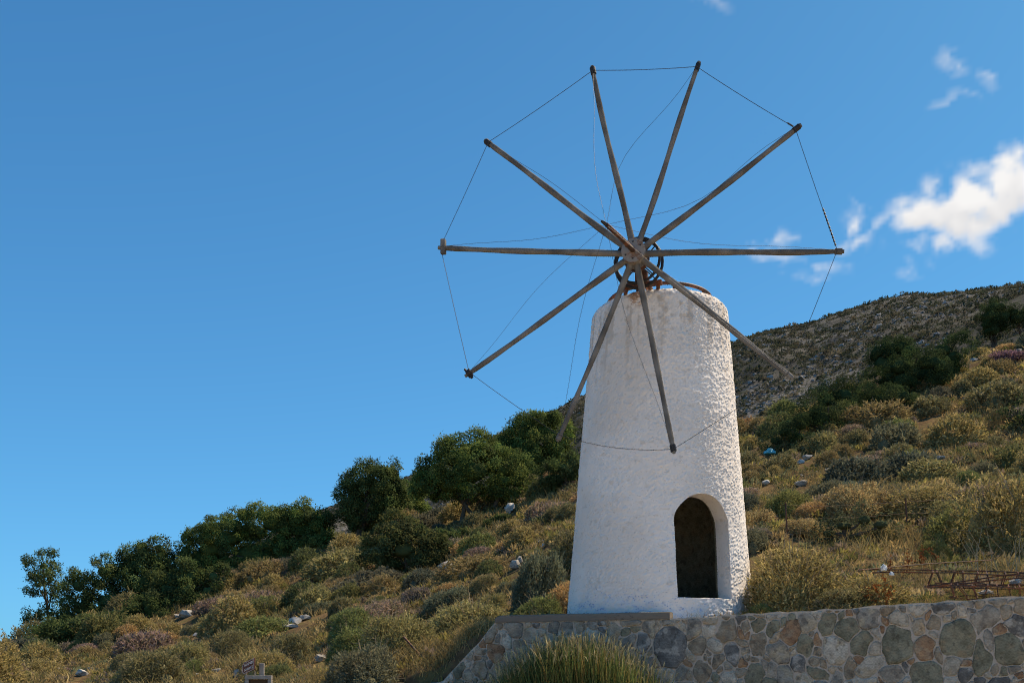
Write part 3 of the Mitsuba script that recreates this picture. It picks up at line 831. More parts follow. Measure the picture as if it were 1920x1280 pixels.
tree('evergreen_tree', 'dark domed evergreen tree with a tufted peak left of the wide dome', 57, [(272, 1050, 40, 26), (300, 1030, 17, 18), (256, 1045, 26, 20), (232, 1062, 16, 14), (240, 1090, 36, 30), (280, 1095, 46, 34), (250, 1130, 44, 30), (300, 1120, 34, 32), (235, 1035, 6, 8), (312, 1060, 16, 26)], EVERGREEN, 103, base=270, clump=(0.2, 0.45), ragged=0.12)
tree('evergreen_bush', 'dark bush at the foot of the slender tree and the jagged tree', 50, [(120, 1180, 34, 24), (165, 1185, 36, 26), (85, 1195, 24, 18), (205, 1180, 30, 24), (140, 1200, 40, 18)], EVERGREEN, 114, cat='bush', clump=(0.2, 0.4))
tree('evergreen_bush', 'dark bush in front of the tufted evergreen tree', 50, [(250, 1155, 34, 24), (290, 1145, 34, 26), (225, 1165, 28, 20), (325, 1135, 26, 24)], EVERGREEN, 115, cat='bush', clump=(0.2, 0.4))
tree('evergreen_bush', 'low dark evergreen bush in front of the left foot of the wide dome', 53, [(355, 1080, 26, 24), (400, 1082, 22, 20), (345, 1110, 36, 26), (392, 1110, 26, 22), (312, 1105, 22, 28)], EVERGREEN, 104, cat='bush', clump=(0.2, 0.4), ragged=0.14)
tree('wide_domed_tree', 'wide wind pruned dome of dark green foliage with a long slanting left side', 58, [(400, 1030, 55, 42), (370, 1045, 40, 34), (460, 995, 70, 36), (520, 985, 60, 30), (430, 1010, 55, 32), (470, 1040, 75, 46), (540, 1030, 60, 46), (575, 1000, 40, 36), (400, 1065, 60, 30), (480, 1070, 66, 34), (550, 1070, 48, 30), (462, 957, 14, 9), (350, 1050, 22, 26), (500, 968, 46, 18), (435, 985, 46, 22), (545, 970, 40, 20), (385, 1015, 34, 24), (350, 1035, 18, 20)], OAK, 105, base=500, trunks=2, leaf=0.085, per_m2=3.4, clump=(0.22, 0.42), per=230, ragged=0.02, shell=0.7)
tree('evergreen_tree', 'green tree with twin tufts at the right shoulder of the wide dome', 57, [(578, 955, 16, 16), (590, 975, 26, 20), (565, 985, 36, 24), (600, 1000, 26, 34), (570, 1020, 40, 36), (605, 1035, 24, 30), (552, 955, 10, 9)], OAK, 106, base=590, clump=(0.2, 0.42), ragged=0.12)
tree('windswept_tree', 'round windswept tree with two knobs on top and a thick dark trunk', 57, [(692, 880, 20, 14), (732, 880, 11, 13), (690, 905, 44, 24), (665, 925, 32, 28), (712, 920, 40, 34), (690, 950, 50, 34), (732, 945, 34, 36), (700, 975, 44, 24), (672, 892, 18, 12), (748, 898, 8, 10)], EVERGREEN, 107, base=672, trunk_r=0.34, per_m2=4.6, clump=(0.18, 0.46), per=230, ragged=0.08)
tree('evergreen_tree', 'smaller green tree tucked behind the right side of the windswept tree', 59, [(765, 930, 22, 26), (775, 960, 24, 28), (758, 975, 26, 30), (790, 905, 14, 18)], OAK, 108, base=768, clump=(0.2, 0.4))
tree('evergreen_bush', 'tall dark bush between the windswept tree and the many stemmed tree', 50, [(740, 985, 26, 22), (770, 1000, 30, 26), (720, 1015, 28, 26), (760, 1035, 44, 32), (800, 1025, 30, 26), (715, 1050, 30, 26), (790, 1055, 34, 24), (825, 1035, 22, 20)], [(0.085, 0.10, 0.04), (0.115, 0.125, 0.05), (0.07, 0.085, 0.035)], 109, cat='bush', clump=(0.18, 0.4), ragged=0.14)
tree('many_stemmed_tree', 'broad many stemmed tree with a rounded crown and trunks in shade', 52, [(880, 845, 46, 28), (850, 860, 40, 32), (915, 855, 44, 30), (950, 880, 40, 36), (880, 890, 70, 44), (830, 895, 40, 36), (805, 905, 26, 26), (935, 905, 50, 30), (972, 896, 26, 32), (850, 915, 56, 26), (800, 918, 22, 18), (840, 840, 14, 12), (895, 826, 18, 12), (965, 925, 24, 16), (795, 875, 8, 10), (862, 828, 10, 9), (925, 832, 12, 9)], OAK, 110, base=895, trunks=5, trunk_r=0.14, per_m2=3.4, clump=(0.16, 0.46), per=230, ragged=0.10)
tree('tall_evergreen_tree', 'tall dark green tree standing close to the left side of the windmill', 60, [(1010, 800, 40, 22), (985, 815, 34, 26), (1035, 820, 36, 34), (1000, 850, 50, 40), (1045, 860, 32, 40), (1062, 885, 20, 26), (960, 830, 24, 24), (1015, 890, 40, 26), (1000, 785, 14, 10), (1030, 790, 20, 12), (980, 880, 34, 30), (945, 845, 14, 14)], OAK, 111, base=1015, per_m2=3.8, clump=(0.22, 0.46), ragged=0.10)
tree('evergreen_bush', 'dark bush at the left edge of the windmill tower below the tall tree', 55, [(1055, 880, 28, 18), (1075, 870, 22, 18), (1035, 898, 26, 16), (1070, 900, 26, 16)], EVERGREEN, 112, cat='bush', clump=(0.18, 0.36))
tree('evergreen_bush', 'dark undergrowth bush at the foot of the many stemmed tree', 49, [(865, 1010, 34, 16), (915, 1000, 34, 18), (940, 985, 22, 16), (830, 1015, 24, 14)], EVERGREEN, 113, cat='bush', clump=(0.16, 0.34))
LK = dict(cols=LUMPY, shell=0.80, leaf=0.055, per_m2=4.2, clump=(0.16, 0.34), per=300, ragged=0.02, cat='bush', core=0.80)
def lumpy(label, y, lobes, seed, **kw): tree('kermes_oak_bush', label, y, lobes, seed=seed, **{**LK, **kw})
lumpy('dark lumpy evergreen bush leaning left at the top of the dark bush row', 58, [(1665, 655, 22, 18), (1645, 662, 18, 16), (1690, 652, 22, 18), (1655, 685, 26, 20), (1690, 678, 26, 18), (1712, 645, 10, 9), (1700, 660, 22, 22), (1640, 668, 12, 14), (1648, 705, 22, 16)], 121)
lumpy('largest dark lumpy evergreen bush in the middle of the dark bush row', 54, [(1715, 675, 34, 14), (1740, 685, 34, 22), (1690, 690, 30, 18), (1725, 705, 46, 26), (1760, 690, 18, 20), (1700, 715, 34, 20), (1745, 720, 34, 22)], 122)
lumpy('dark lumpy evergreen bush right of the largest one', 56, [(1765, 660, 22, 16), (1785, 672, 24, 16), (1790, 690, 20, 18), (1800, 700, 14, 12), (1795, 640, 14, 14), (1812, 632, 12, 12), (1818, 645, 12, 16), (1780, 645, 18, 12), (1770, 700, 24, 18)], 123)
lumpy('dark lumpy bush with a flat top left of the largest one', 52, [(1640, 710, 26, 14), (1665, 718, 26, 16), (1650, 728, 20, 14), (1690, 730, 22, 16), (1630, 725, 16, 14), (1625, 745, 26, 14)], 124)
lumpy('wide low dark lumpy bush below the largest one', 50, [(1625, 740, 24, 12), (1660, 735, 24, 14), (1690, 745, 22, 18), (1645, 752, 30, 16), (1690, 765, 14, 12), (1610, 752, 22, 12)], 125)
lumpy('dark lumpy bush with knobbly tops in the lower half of the dark bush row', 48, [(1540, 728, 16, 13), (1560, 735, 18, 14), (1575, 722, 14, 12), (1590, 715, 14, 12), (1580, 745, 22, 18), (1550, 750, 24, 16), (1600, 742, 14, 14), (1585, 765, 22, 16)], 126)
lumpy('dark lumpy bush with several rounded cushions in the lower dark bush row', 44, [(1525, 758, 24, 13), (1550, 765, 26, 16), (1510, 770, 18, 13), (1535, 785, 30, 18), (1500, 790, 22, 18), (1560, 785, 18, 14), (1490, 765, 10, 10), (1570, 800, 20, 14)], 127)
lumpy('lowest dark lumpy bush next to the turquoise plastic bag', 40, [(1480, 795, 16, 13), (1500, 800, 18, 14), (1470, 812, 18, 14), (1495, 820, 22, 16), (1455, 825, 16, 12), (1465, 838, 20, 12), (1485, 840, 22, 12), (1445, 842, 14, 10)], 128)
lumpy('round dark evergreen bush alone high on the right near the ridge', 60, [(1868, 580, 26, 16), (1850, 598, 18, 18), (1875, 596, 24, 18), (1855, 612, 20, 14)], 129)
lumpy('dark evergreen bush right below the round one near the ridge', 57, [(1866, 610, 16, 14), (1880, 612, 12, 14), (1860, 622, 18, 12)], 130)
lumpy('dark evergreen bush at the right edge of the picture near the ridge', 60, [(1898, 588, 16, 12), (1915, 590, 16, 12), (1906, 600, 20, 12), (1935, 592, 18, 14)], 131)
tree('grey_green_bush', 'grey green bush at the foot of the dark bush row', 38, [(1535, 830, 20, 14), (1510, 842, 22, 14), (1550, 838, 14, 12)], [(0.10, 0.118, 0.075), (0.085, 0.10, 0.062)], 132, cat='bush', leaf=0.08, per_m2=5, clump=(0.12, 0.26), per=50)
tree('dark_bush', 'dark bush at the right picture edge halfway up the slope', 34, [(1905, 770, 24, 18), (1890, 785, 20, 16), (1925, 790, 24, 20), (1900, 800, 26, 14)], LUMPY, 133, cat='bush', leaf=0.08, per_m2=5, clump=(0.12, 0.26), per=50)
tree('dark_bush', 'dark shadowed thicket behind the left iron fence stake', 27.5, [(1585, 985, 40, 20), (1620, 975, 30, 24), (1555, 1000, 30, 18), (1650, 985, 34, 22), (1535, 1012, 16, 10)], [(0.075, 0.09, 0.048), (0.09, 0.105, 0.055)], 134, cat='bush', leaf=0.06, per_m2=9, clump=(0.10, 0.2), per=46)

# ------------------------------------------------------------------ shrubs of the slope, each a copy of one of a few prototypes
KINDS = {
    'cushion_shrub': dict(cols=[(0.297, 0.272, 0.110), (0.252, 0.237, 0.102), (0.327, 0.285, 0.142), (0.227, 0.218, 0.099)], say='olive yellow cushion shrub', R=1.0, H=1.12),
    'green_shrub': dict(cols=[(0.189, 0.216, 0.081), (0.215, 0.237, 0.087), (0.156, 0.181, 0.073)], say='mid green rounded shrub', R=1.0, H=1.12),
    'grey_shrub': dict(cols=[(0.150, 0.168, 0.106), (0.182, 0.198, 0.130), (0.124, 0.139, 0.090)], say='dark grey green shrub', R=1.0, H=0.92),
    'thyme_shrub': dict(cols=[(0.293, 0.243, 0.190), (0.241, 0.209, 0.156), (0.325, 0.264, 0.217), (0.221, 0.209, 0.122)], say='low mauve brown thyme shrub', R=1.0, H=0.68),
    'dry_shrub': dict(cols=[(0.397, 0.308, 0.142), (0.444, 0.355, 0.172), (0.327, 0.266, 0.134), (0.338, 0.225, 0.106)], say='dry russet gold shrub', R=1.0, H=0.75),
}
TONE = [(1.0, 1.0, 1.0), (0.74, 0.74, 0.84), (1.16, 1.04, 1.0), (0.92, 0.80, 0.86)]
PROTO = {}
for kn, (kind_, kd) in enumerate(KINDS.items()):
    for var in range(4):
        for near in ((0, 1) if var < 3 else (0,)):
            rng = np.random.default_rng(1000 + kn * 10 + var + 500 * near)
            (mesh, col, core, mean) = shrub_mesh(kd['R'], kd['H'], 5 + var, 5200 if near else 1900, 0.062 if near else 0.10, [tuple(np.array(c) * TONE[var]) for c in kd['cols']], rng, fuzz=0.10 if near else 0.12, per=4)
            nst = 60 if near else 26
            sd_ = unit(rng.normal(size=(nst, 3)) * [1, 1, 0.6] + [0, 0, 0.9])
            s0 = sd_ * [0.55 * kd['R'], 0.55 * kd['R'], 0.6 * kd['H']]
            stalk = join([tube([a, a * 1.5 + rng.normal(0, 0.05, 3), a * 1.5 + sd_[q] * rng.uniform(0.15, 0.45) + rng.normal(0, 0.06, 3)], [0.010, 0.008, 0.004], 3, False) for q, a in enumerate(s0)])
            gid = f'proto_{kind_}_{var}_{near}'
            scene[gid] = {'type': 'shapegroup', 'foliage': mikit.ply(mesh, 'm_leaf', color=col), 'twigs': mikit.ply(core, 'm_cover', smooth=True, color=np.tile(mean * 0.85, (len(core.vertices), 1))),
                          'dry_stems': mikit.ply(stalk, 'm_cover', color=np.tile(np.array([0.27, 0.22, 0.15]), (len(stalk.vertices), 1)))}
            PROTO[kind_, var, near] = gid

rng = np.random.default_rng(77)
placed_xy, placed_r = [np.array(M_AXIS)], [1.9]
total = {}


BOULDERS = (
    (348, 1150, 14, 9, 'pale boulder below the low bush at the foot of the wide dome'), (333, 1154, 8, 5, 'small flat rock left of the pale boulder'), (592, 1072, 7, 8, 'small upright pale rock on the crest below the wide dome'),
    (535, 1168, 14, 6, 'flat grey slab at the left of the rock ledge'), (553, 1164, 12, 8, 'angular grey slab in the middle of the rock ledge'), (572, 1158, 12, 6, 'grey slab at the upper right of the rock ledge'), (545, 1174, 16, 5, 'lowest thin slab of the rock ledge'),
    (835, 1060, 14, 12, 'bluish grey boulder in the shade under the dark bush'), (968, 1058, 12, 10, 'white rock left of the windmill below the trees'), (974, 1050, 6, 8, 'small white rock leaning on the larger white one'), (957, 952, 11, 11, 'pale boulder behind the stems of the many stemmed tree'),
    (1018, 1022, 5, 4, 'tiny white stone just left of the windmill'), (1490, 1000, 13, 7, 'grey rock right of the left iron stake'), (1505, 905, 12, 7, 'white angular rock on the slope right of the windmill'), (1515, 856, 10, 6, 'pale rock right of the turquoise bag'),
    (1503, 865, 7, 5, 'small pale stone below the rock beside the turquoise bag'), (1437, 905, 9, 7, 'grey stone close to the right edge of the windmill'), (1765, 857, 10, 5, 'pale flat stone in the middle of the right slope'), (404, 1255, 8, 5, 'whitish stone left of the signpost'),
    (600, 1232, 10, 9, 'dark grey rock right of the signpost'), (445, 1262, 13, 8, 'grey rock beside the foot of the signpost'), (366, 1190, 7, 4, 'small grey stone below the left tree row'), (1735, 632, 14, 7, 'grey rock outcrop behind the dark bush row'),
    (1828, 674, 8, 4, 'white stone beside the pink thyme patch'), (1912, 656, 6, 4, 'white stone near the right picture edge high on the slope'), (150, 1262, 12, 8, 'grey rock near the lower left corner of the slope'),
)
BU = np.array([b[:4] for b in BOULDERS])
MARKS, LATER = [], []


def hides_rock(x, y, r):
    u, rp = 960 + F * x / y, r * F / y
    v = HORIZON - F * (gz(x, y) - 1.6) / y
    return bool(((abs(BU[:, 0] - u) < 0.9 * rp + 0.7 * BU[:, 2]) & (v > BU[:, 1]) & (v - 1.25 * rp < BU[:, 1] + BU[:, 3])).any())


def shrub(kind_, x, y, R_, H_=None, label=None, rng=rng):
    u, z = 960 + F * x / y, float(gz(x, y))
    v = HORIZON - F * (z + 0.3 - 1.6) / y
    near = int(y < 33)
    var = int(rng.integers(3 if near else 4))
    key = numbered(kind_)
    H_ = R_ * rng.uniform(0.85, 1.15) if H_ is None else H_ / KINDS[kind_]['H']
    e = 0.6
    slope = np.array([float(gz(x + e, y) - gz(x - e, y)) / (2 * e), float(gz(x, y + e) - gz(x, y - e)) / (2 * e)])
    m = np.eye(4)
    a = rng.uniform(0, 2 * PI)
    m[:3, :3] = np.array([[math.cos(a), -math.sin(a), 0], [math.sin(a), math.cos(a), 0], [0, 0, 1]]) * [R_, R_, H_]
    sh = np.eye(4)
    sh[2, :2] = np.clip(slope, -0.7, 0.7) * 0.45      # the cushion leans with the slope it grows on
    m = sh @ m
    m[:3, 3] = [x, y, z - 0.06 * R_]
    scene[key] = {'type': 'instance', 'to_world': T(m), 'group': {'type': 'ref', 'id': PROTO[kind_, var, near]}}
    labels[key + '__dry_stems'] = {'kind': 'stuff'}
    if label:
        note(key, label, 'shrub')
    else:
        LATER.append((key, KINDS[kind_]['say'], u, v, R_ * F / y))
    placed_xy.append(np.array([x, y])); placed_r.append(R_)


def shrub_px(kind_, u, v, ru, h, label):
    """A shrub whose foot shows at pixel (u, v)."""
    p = hit(u, v)
    shrub(kind_, p[0], p[1], ru * p[1] / F, h * p[1] / F, label)


shrub_px('grey_shrub', 1012, 1150, 62, 110, 'grey green bush touching the left foot of the windmill above the coping')
for (k_, x, y, R_, H_, lab) in (
    ('cushion_shrub', 5.15, 17.95, 0.98, 1.30, 'large olive green bush right beside the windmill doorway'),
    ('cushion_shrub', 6.15, 17.35, 0.95, 0.66, 'low pale yellow green bush spreading over the wall top'),
    ('cushion_shrub', 5.55, 17.0, 0.55, 0.42, 'small yellowish bush hanging over the wall edge'),
    ('green_shrub', 4.35, 17.35, 0.28, 0.30, 'small pale green plant at the right foot of the windmill'),
    ('cushion_shrub', 11.6, 22.6, 1.25, 1.75, 'big olive shrub at the right picture edge above the rebar cages'),
):
    shrub(k_, x, y, R_, H_, lab)
for (k_, u, v, ru, h, lab) in (
    ('grey_shrub', 835, 1145, 50, 44, 'dark grey green round shrub in the dry grass left of the wall'),
    ('grey_shrub', 700, 1105, 70, 38, 'wide dark grey green shrub under the dark bush in the tree row'),
    ('cushion_shrub', 880, 1082, 62, 44, 'yellow green mound beside the boulder below the many stemmed tree'),
    ('cushion_shrub', 640, 1075, 62, 48, 'bright olive mound on the crest right of the wide domed tree'),
    ('green_shrub', 250, 1290, 55, 40, 'round green shrub at the bottom picture edge left of the signpost'),
    ('grey_shrub', 690, 1290, 70, 70, 'dark green bush at the bottom picture edge right of the signpost'),
    ('green_shrub', 480, 1200, 55, 42, 'green mound beside the grey rock ledge'),
    ('cushion_shrub', 1640, 800, 60, 50, 'large olive cushion shrub directly below the wide low dark bush'),
    ('cushion_shrub', 1745, 775, 42, 36, 'olive cushion shrub under the largest dark bush'),
    ('cushion_shrub', 1865, 765, 62, 52, 'large olive shrub on the right slope above the dry grass tuft'),
    ('cushion_shrub', 1785, 840, 54, 60, 'tall olive shrub with a dark shaded side on the right slope'),
    ('cushion_shrub', 1740, 905, 60, 46, 'olive yellow mound in the middle of the right slope'),
    ('cushion_shrub', 1720, 965, 90, 56, 'broad yellow olive shrub behind the right iron stake'),
    ('grey_shrub', 1600, 905, 60, 50, 'dark grey green shrub in the middle of the slope right of the windmill'),
    ('cushion_shrub', 1840, 720, 36, 30, 'olive shrub beside the pink thyme patch'),
):
    shrub_px(k_, u, v, ru, h, lab)
kinds = list(KINDS)
tries = 0
goal = 560
cand_r = np.concatenate([rng.uniform(0.75, 1.15, 110), rng.uniform(0.5, 0.8, 220), rng.uniform(0.32, 0.52, 260)])
for R_ in cand_r:
    for _ in range(60):
        y = rng.uniform(20.5, 66)
        u = rng.uniform(-90, 2010)
        x = (u - 960) / F * y
        if rng.uniform() > y / 66:
            continue
        if -0.4 < x < 8.6 and y < 21.8 and x > -0.4:
            continue
        P_, Rr = np.array(placed_xy), np.array(placed_r)
        if (np.hypot(*(P_ - [x, y]).T) > (Rr + R_) * 0.62).all() and not (1110 < u < 1330 and y > 22) and not hides_rock(x, y, R_):
            mood = meshkit.noise(np.array([[x * 0.11, y * 0.11, 0.3]]), 91)[0]
            pk = np.array([0.33, 0.15, 0.16, 0.17, 0.19])
            if u < 700: pk = np.array([0.29, 0.14, 0.13, 0.22, 0.22])
            pk = pk * np.array([0.6 + mood, 1.2 - 0.4 * mood, 1.5 - mood, 0.6 + 0.8 * mood, 0.5 + mood])
            shrub(kinds[rng.choice(5, p=pk / pk.sum())], x, y, R_)
            break

# ------------------------------------------------------------------ stuff: dry grass, scrub of the far mountain, loose stones
def grass(n, tuft, rng, where, h=(0.18, 0.42), cols=((0.34, 0.265, 0.125), (0.29, 0.23, 0.11), (0.25, 0.19, 0.085), (0.22, 0.19, 0.085)), wide=0.014):
    x, y = where(n, rng)
    n = len(x)
    hh = rng.uniform(*h, n) * (0.6 + 0.8 * meshkit.noise(np.c_[x * 0.4, y * 0.4, x * 0], 52))
    X, Y = np.repeat(x, tuft) + rng.normal(0, 0.11, n * tuft), np.repeat(y, tuft) + rng.normal(0, 0.11, n * tuft)
    P = np.c_[X, Y, gz(X, Y) - 0.02]
    H = np.repeat(hh, tuft) * rng.uniform(0.6, 1.15, n * tuft)
    lean = np.c_[rng.normal(0, 0.35, (n * tuft, 2)), np.ones(n * tuft)]
    side = unit(np.cross(lean, rng.normal(size=(n * tuft, 3)))) * (wide * (Y / 30))[:, None]
    mid = P + lean * (H * 0.55)[:, None]
    tip = P + lean * H[:, None] + np.c_[rng.normal(0, 0.22, (n * tuft, 2)), -0.08 * np.ones(n * tuft)] * H[:, None]
    v = np.stack([P - side, P + side, mid - side * 0.8, mid + side * 0.8, tip], 1).reshape(-1, 3)
    b = np.arange(n * tuft)[:, None] * 5
    f = np.concatenate([b + [0, 1, 3], b + [0, 3, 2], b + [2, 3, 4]], 1).reshape(-1, 3)
    c = np.array(cols)[rng.integers(len(cols), size=n)] * np.exp(rng.normal(0, 0.2, (n, 1)))
    return (v, f), np.repeat(np.repeat(c, tuft, 0), 5, 0)


def on_slope(n, rng):
    y = 17.6 + 47 * rng.uniform(0, 1, n * 2) ** 0.75
    u = rng.uniform(-60, 1990, n * 2)
    x = (u - 960) / F * y
    ok = (meshkit.fbm(np.c_[x * 0.22, y * 0.22, x * 0], 3, 53) > 0.33) & ~((u > 1110) & (u < 1340) & (y > 21)) & (np.hypot(x - M_AXIS[0], y - M_AXIS[1]) > 2.0) & ~(y < wall_front(np.clip(x, -2.3, 9.6)) + np.where(x > -0.3, 0.6, 0.12)) & (x < 40)
    v = HORIZON - F * (gz(x, y) - 1.6) / y
    clear = ((abs(BU[:, 0] - u[:, None]) < BU[:, 2] + 6) & (v[:, None] > BU[:, 1]) & (v[:, None] < BU[:, 1] + 2.2 * BU[:, 3] + 12)).any(1)
    ok &= ~clear
    return x[ok][:n], y[ok][:n]


rng = np.random.default_rng(31)
mesh, col = grass(16000, 8, rng, on_slope)
put('dry_grass', mesh, 'm_dry', kind='stuff', label='dry golden grass between the shrubs of the slope', color=col)


rng = np.random.default_rng(33)
x, y = on_slope(5200, rng)
n, per = len(x), 44
r = rng.uniform(0.14, 0.34, n) * (0.7 + y / 90)
o = unit(rng.normal(size=(n * per, 3)))
o[:, 2] = abs(o[:, 2])
RR = np.repeat(r, per)[:, None]
P = np.repeat(np.c_[x, y, gz(x, y) - 0.03], per, 0) + o * RR * [1, 1, 0.8] * rng.uniform(0.5, 1, (n * per, 1))
mesh = leaves(P, o + rng.normal(0, 0.5, (n * per, 3)) + [0, 0, 0.6], RR[:, 0] * 0.42, RR[:, 0] * 0.19, rng, o + [0, 0, 0.5] + rng.normal(0, 0.5, o.shape), True)
cc = np.array([(0.19, 0.165, 0.05), (0.13, 0.13, 0.045), (0.25, 0.185, 0.085), (0.17, 0.135, 0.10), (0.11, 0.12, 0.065), (0.27, 0.21, 0.10)])[rng.integers(6, size=n)] * np.exp(rng.normal(0, 0.22, (n, 1)))
cc = np.repeat(cc, per, 0) * np.exp(rng.normal(0, 0.15, (n * per, 1)))
put('ground_scrub', mesh, 'm_leaf', kind='stuff', label='ankle high scrub tufts filling the ground between the shrubs', color=np.repeat(cc * 1.35, 3, 0))


def platform(n, rng):
    x = rng.uniform(-0.6, 8.6, n)
    y = wall_front(x) + 0.35 + rng.uniform(0, 1.0, n) ** 1.5 * 2.2
    ok = np.hypot(x - M_AXIS[0], y - M_AXIS[1]) > 1.95
    return x[ok], y[ok]


def left_bank(n, rng):
    x, y = rng.uniform(-5.0, -0.32, n), rng.uniform(17.3, 21.5, n)
    ok = y > wall_front(np.clip(x, -2.3, 9.6)) + np.where(x > -2.3, 0.46, 0.0)
    return x[ok], y[ok]


mesh, col = grass(1900, 12, rng, left_bank, h=(0.12, 0.34), wide=0.010)
put('bank_grass', mesh, 'm_dry', kind='stuff', label='golden dry grass on the bank at the left end of the wall', color=col)
mesh, col = grass(900, 14, rng, platform, h=(0.06, 0.22), wide=0.006, cols=((0.33, 0.225, 0.085), (0.20, 0.19, 0.06), (0.24, 0.16, 0.06), (0.13, 0.15, 0.05)))
put('bank_grass', mesh, 'm_dry', kind='stuff', label='short dry grass on the bank behind the wall', color=col)


def far_points(n, rng):
    u = rng.uniform(-60, 1990, n)
    y = rng.uniform(105, 292, n)
    x = (u - 960) / F * y
    return x, y, gz(x, y)


rng = np.random.default_rng(41)
x, y, z = far_points(27000, rng)
dens = meshkit.fbm(np.c_[x * 0.045, y * 0.03, x * 0], 3, 54)
keep = dens > 0.30
x, y, z = x[keep], y[keep], z[keep]
n, per = len(x), 20
r = rng.uniform(0.26, 0.70, n) * np.where(rng.uniform(size=n) < 0.05, 1.7, 1)
o = unit(rng.normal(size=(n * per, 3)))
o[:, 2] = abs(o[:, 2])
RR = np.repeat(r, per)[:, None]
P = np.repeat(np.c_[x, y, z - 0.1], per, 0) + o * RR * [1, 1, 0.85] * rng.uniform(0.65, 1, (n * per, 1))
mesh = leaves(P, o + rng.normal(0, 0.5, (n * per, 3)) + [0, 0, 0.3], RR[:, 0] * 0.46, RR[:, 0] * 0.36, rng, o + [0, 0, 0.4], True)
cc = np.array([(0.045, 0.056, 0.038), (0.063, 0.070, 0.044), (0.080, 0.079, 0.053), (0.040, 0.050, 0.036), (0.092, 0.084, 0.060)])[rng.integers(5, size=n)] * np.exp(rng.normal(0, 0.2, (n, 1)))
put('mountain_scrub', mesh, 'm_leaf', kind='stuff', label='scattered low scrub covering the distant mountain', color=np.repeat(np.repeat(cc, per, 0), 3, 0))


def rock(size, rng, n=16):
    d = unit(rng.normal(size=(n, 3))) * rng.uniform(0.75, 1.0, (n, 1))
    h = trimesh.convex.convex_hull(d).subdivide()
    v = np.asarray(h.vertices)
    v = v * (1 + 0.25 * (meshkit.fbm(v * 2.5 + rng.uniform(0, 50), 3, 6)[:, None] - 0.5))
    return trimesh.Trimesh(v * size, h.faces, process=False)


protos = [trimesh.convex.convex_hull(unit(np.random.default_rng(900 + k).normal(size=(13, 3))) * [1, 0.8, 0.6]) for k in range(8)]


def rock_field(x, y, z, size, rng):
    V, Fc, k = [], [], 0
    for a, b, c, s in zip(x, y, z, size):
        m = protos[rng.integers(8)]
        t = rng.uniform(0, 2 * PI)
        R_ = np.array([[math.cos(t), -math.sin(t), 0], [math.sin(t), math.cos(t), 0], [0, 0, 1]])
        V.append((np.asarray(m.vertices) * s * rng.uniform(0.7, 1.3, 3)) @ R_.T + [a, b, c])
        Fc.append(np.asarray(m.faces) + k)
        k += len(m.vertices)
    return trimesh.Trimesh(np.vstack(V), np.vstack(Fc), process=False)


x, y, z = far_points(11000, rng)
dens = meshkit.fbm(np.c_[x * 0.045 + 30, y * 0.03, x * 0], 3, 55)
keep = dens > 0.53
x, y, z = x[keep], y[keep], z[keep]
put('mountain_rocks', rock_field(x, y, z, rng.uniform(0.16, 0.50, len(x)) * np.where(rng.uniform(size=len(x)) < 0.05, 1.8, 1), rng), 'm_far_rock', kind='stuff', label='grey limestone rocks strewn over the distant mountain')
x, y = on_slope(420, rng)
put('loose_stones', rock_field(x, y, gz(x, y), rng.uniform(0.05, 0.17, len(x)), rng), 'm_limestone', kind='stuff', label='small loose stones lying between the shrubs')

# ------------------------------------------------------------------ boulders one can point at
rng = np.random.default_rng(61)
for (u, v, ru, rv, lab) in BOULDERS:
    p = hit(u, v + rv, 19.0)
    s = np.array([ru, (ru + rv) / 2, rv]) * p[1] / F * 1.25
    put('boulder', (lambda m: trimesh.Trimesh(np.asarray(m.vertices) + p + [0, s[1] * 0.5, s[2] * 0.7], m.faces, process=False))(rock(s, rng, 18)), 'm_limestone', label=lab, cat='rock', smooth=30)

# ------------------------------------------------------------------ tall grass before the wall
rng = np.random.default_rng(71)
n = 3200
gx_, gy_ = rng.normal(1.0, 0.66, n), None
gx_ = np.clip(gx_, -0.4, 2.75)
gy_ = wall_front(gx_) - 0.25 - rng.uniform(0, 0.9, n)
gz_ = gz(gx_, gy_) - 0.02
H = (1.38 - 0.42 * np.abs(gx_ - 1.15) ** 1.6) * rng.uniform(0.55, 1.0, n) ** 0.6
H = np.maximum(H, 0.3)
lean = np.c_[rng.normal(0.0, 0.12, n) + 0.10 * (gx_ - 1.2), rng.normal(-0.02, 0.10, n), np.ones(n)]
V, Fc = [], []
s_ = np.linspace(0, 1, 5)
bend = rng.normal(0, 0.10, (n, 2))
P = np.stack([np.c_[gx_, gy_, gz_] + lean * (H * t)[:, None] + np.c_[bend * t * t, -0.04 * t * t * np.ones(n)] * H[:, None] for t in s_], 1)
side = unit(np.cross(lean, rng.normal(size=(n, 3))))
wdt = np.array([0.0065, 0.007, 0.006, 0.0045, 0.0012])
v = np.stack([P - side[:, None] * wdt[None, :, None], P + side[:, None] * wdt[None, :, None]], 2).reshape(-1, 3)
b = np.arange(n)[:, None] * 10
f = np.concatenate([b + [2 * k, 2 * k + 1, 2 * k + 3] for k in range(4)] + [b + [2 * k, 2 * k + 3, 2 * k + 2] for k in range(4)], 1).reshape(-1, 3)
c = np.array([(0.112, 0.160, 0.056), (0.144, 0.192, 0.064), (0.088, 0.136, 0.056), (0.224, 0.224, 0.080), (0.272, 0.200, 0.072)])[rng.integers(5, size=n)] * np.exp(rng.normal(0, 0.2, (n, 1)))
clump = thing('tall_grass_clump', 'tall green grass clump with straw coloured seed heads in front of the wall', 'grass clump')
put('blades', (v, f), 'm_leaf', clump, color=np.repeat(c, 10, 0), kind='stuff')
sel = np.where(rng.uniform(size=n) < 0.34)[0]
tips, dirs = P[sel, 4], unit(P[sel, 4] - P[sel, 3])
hv, hf, hc = [], [], []
k0 = 0
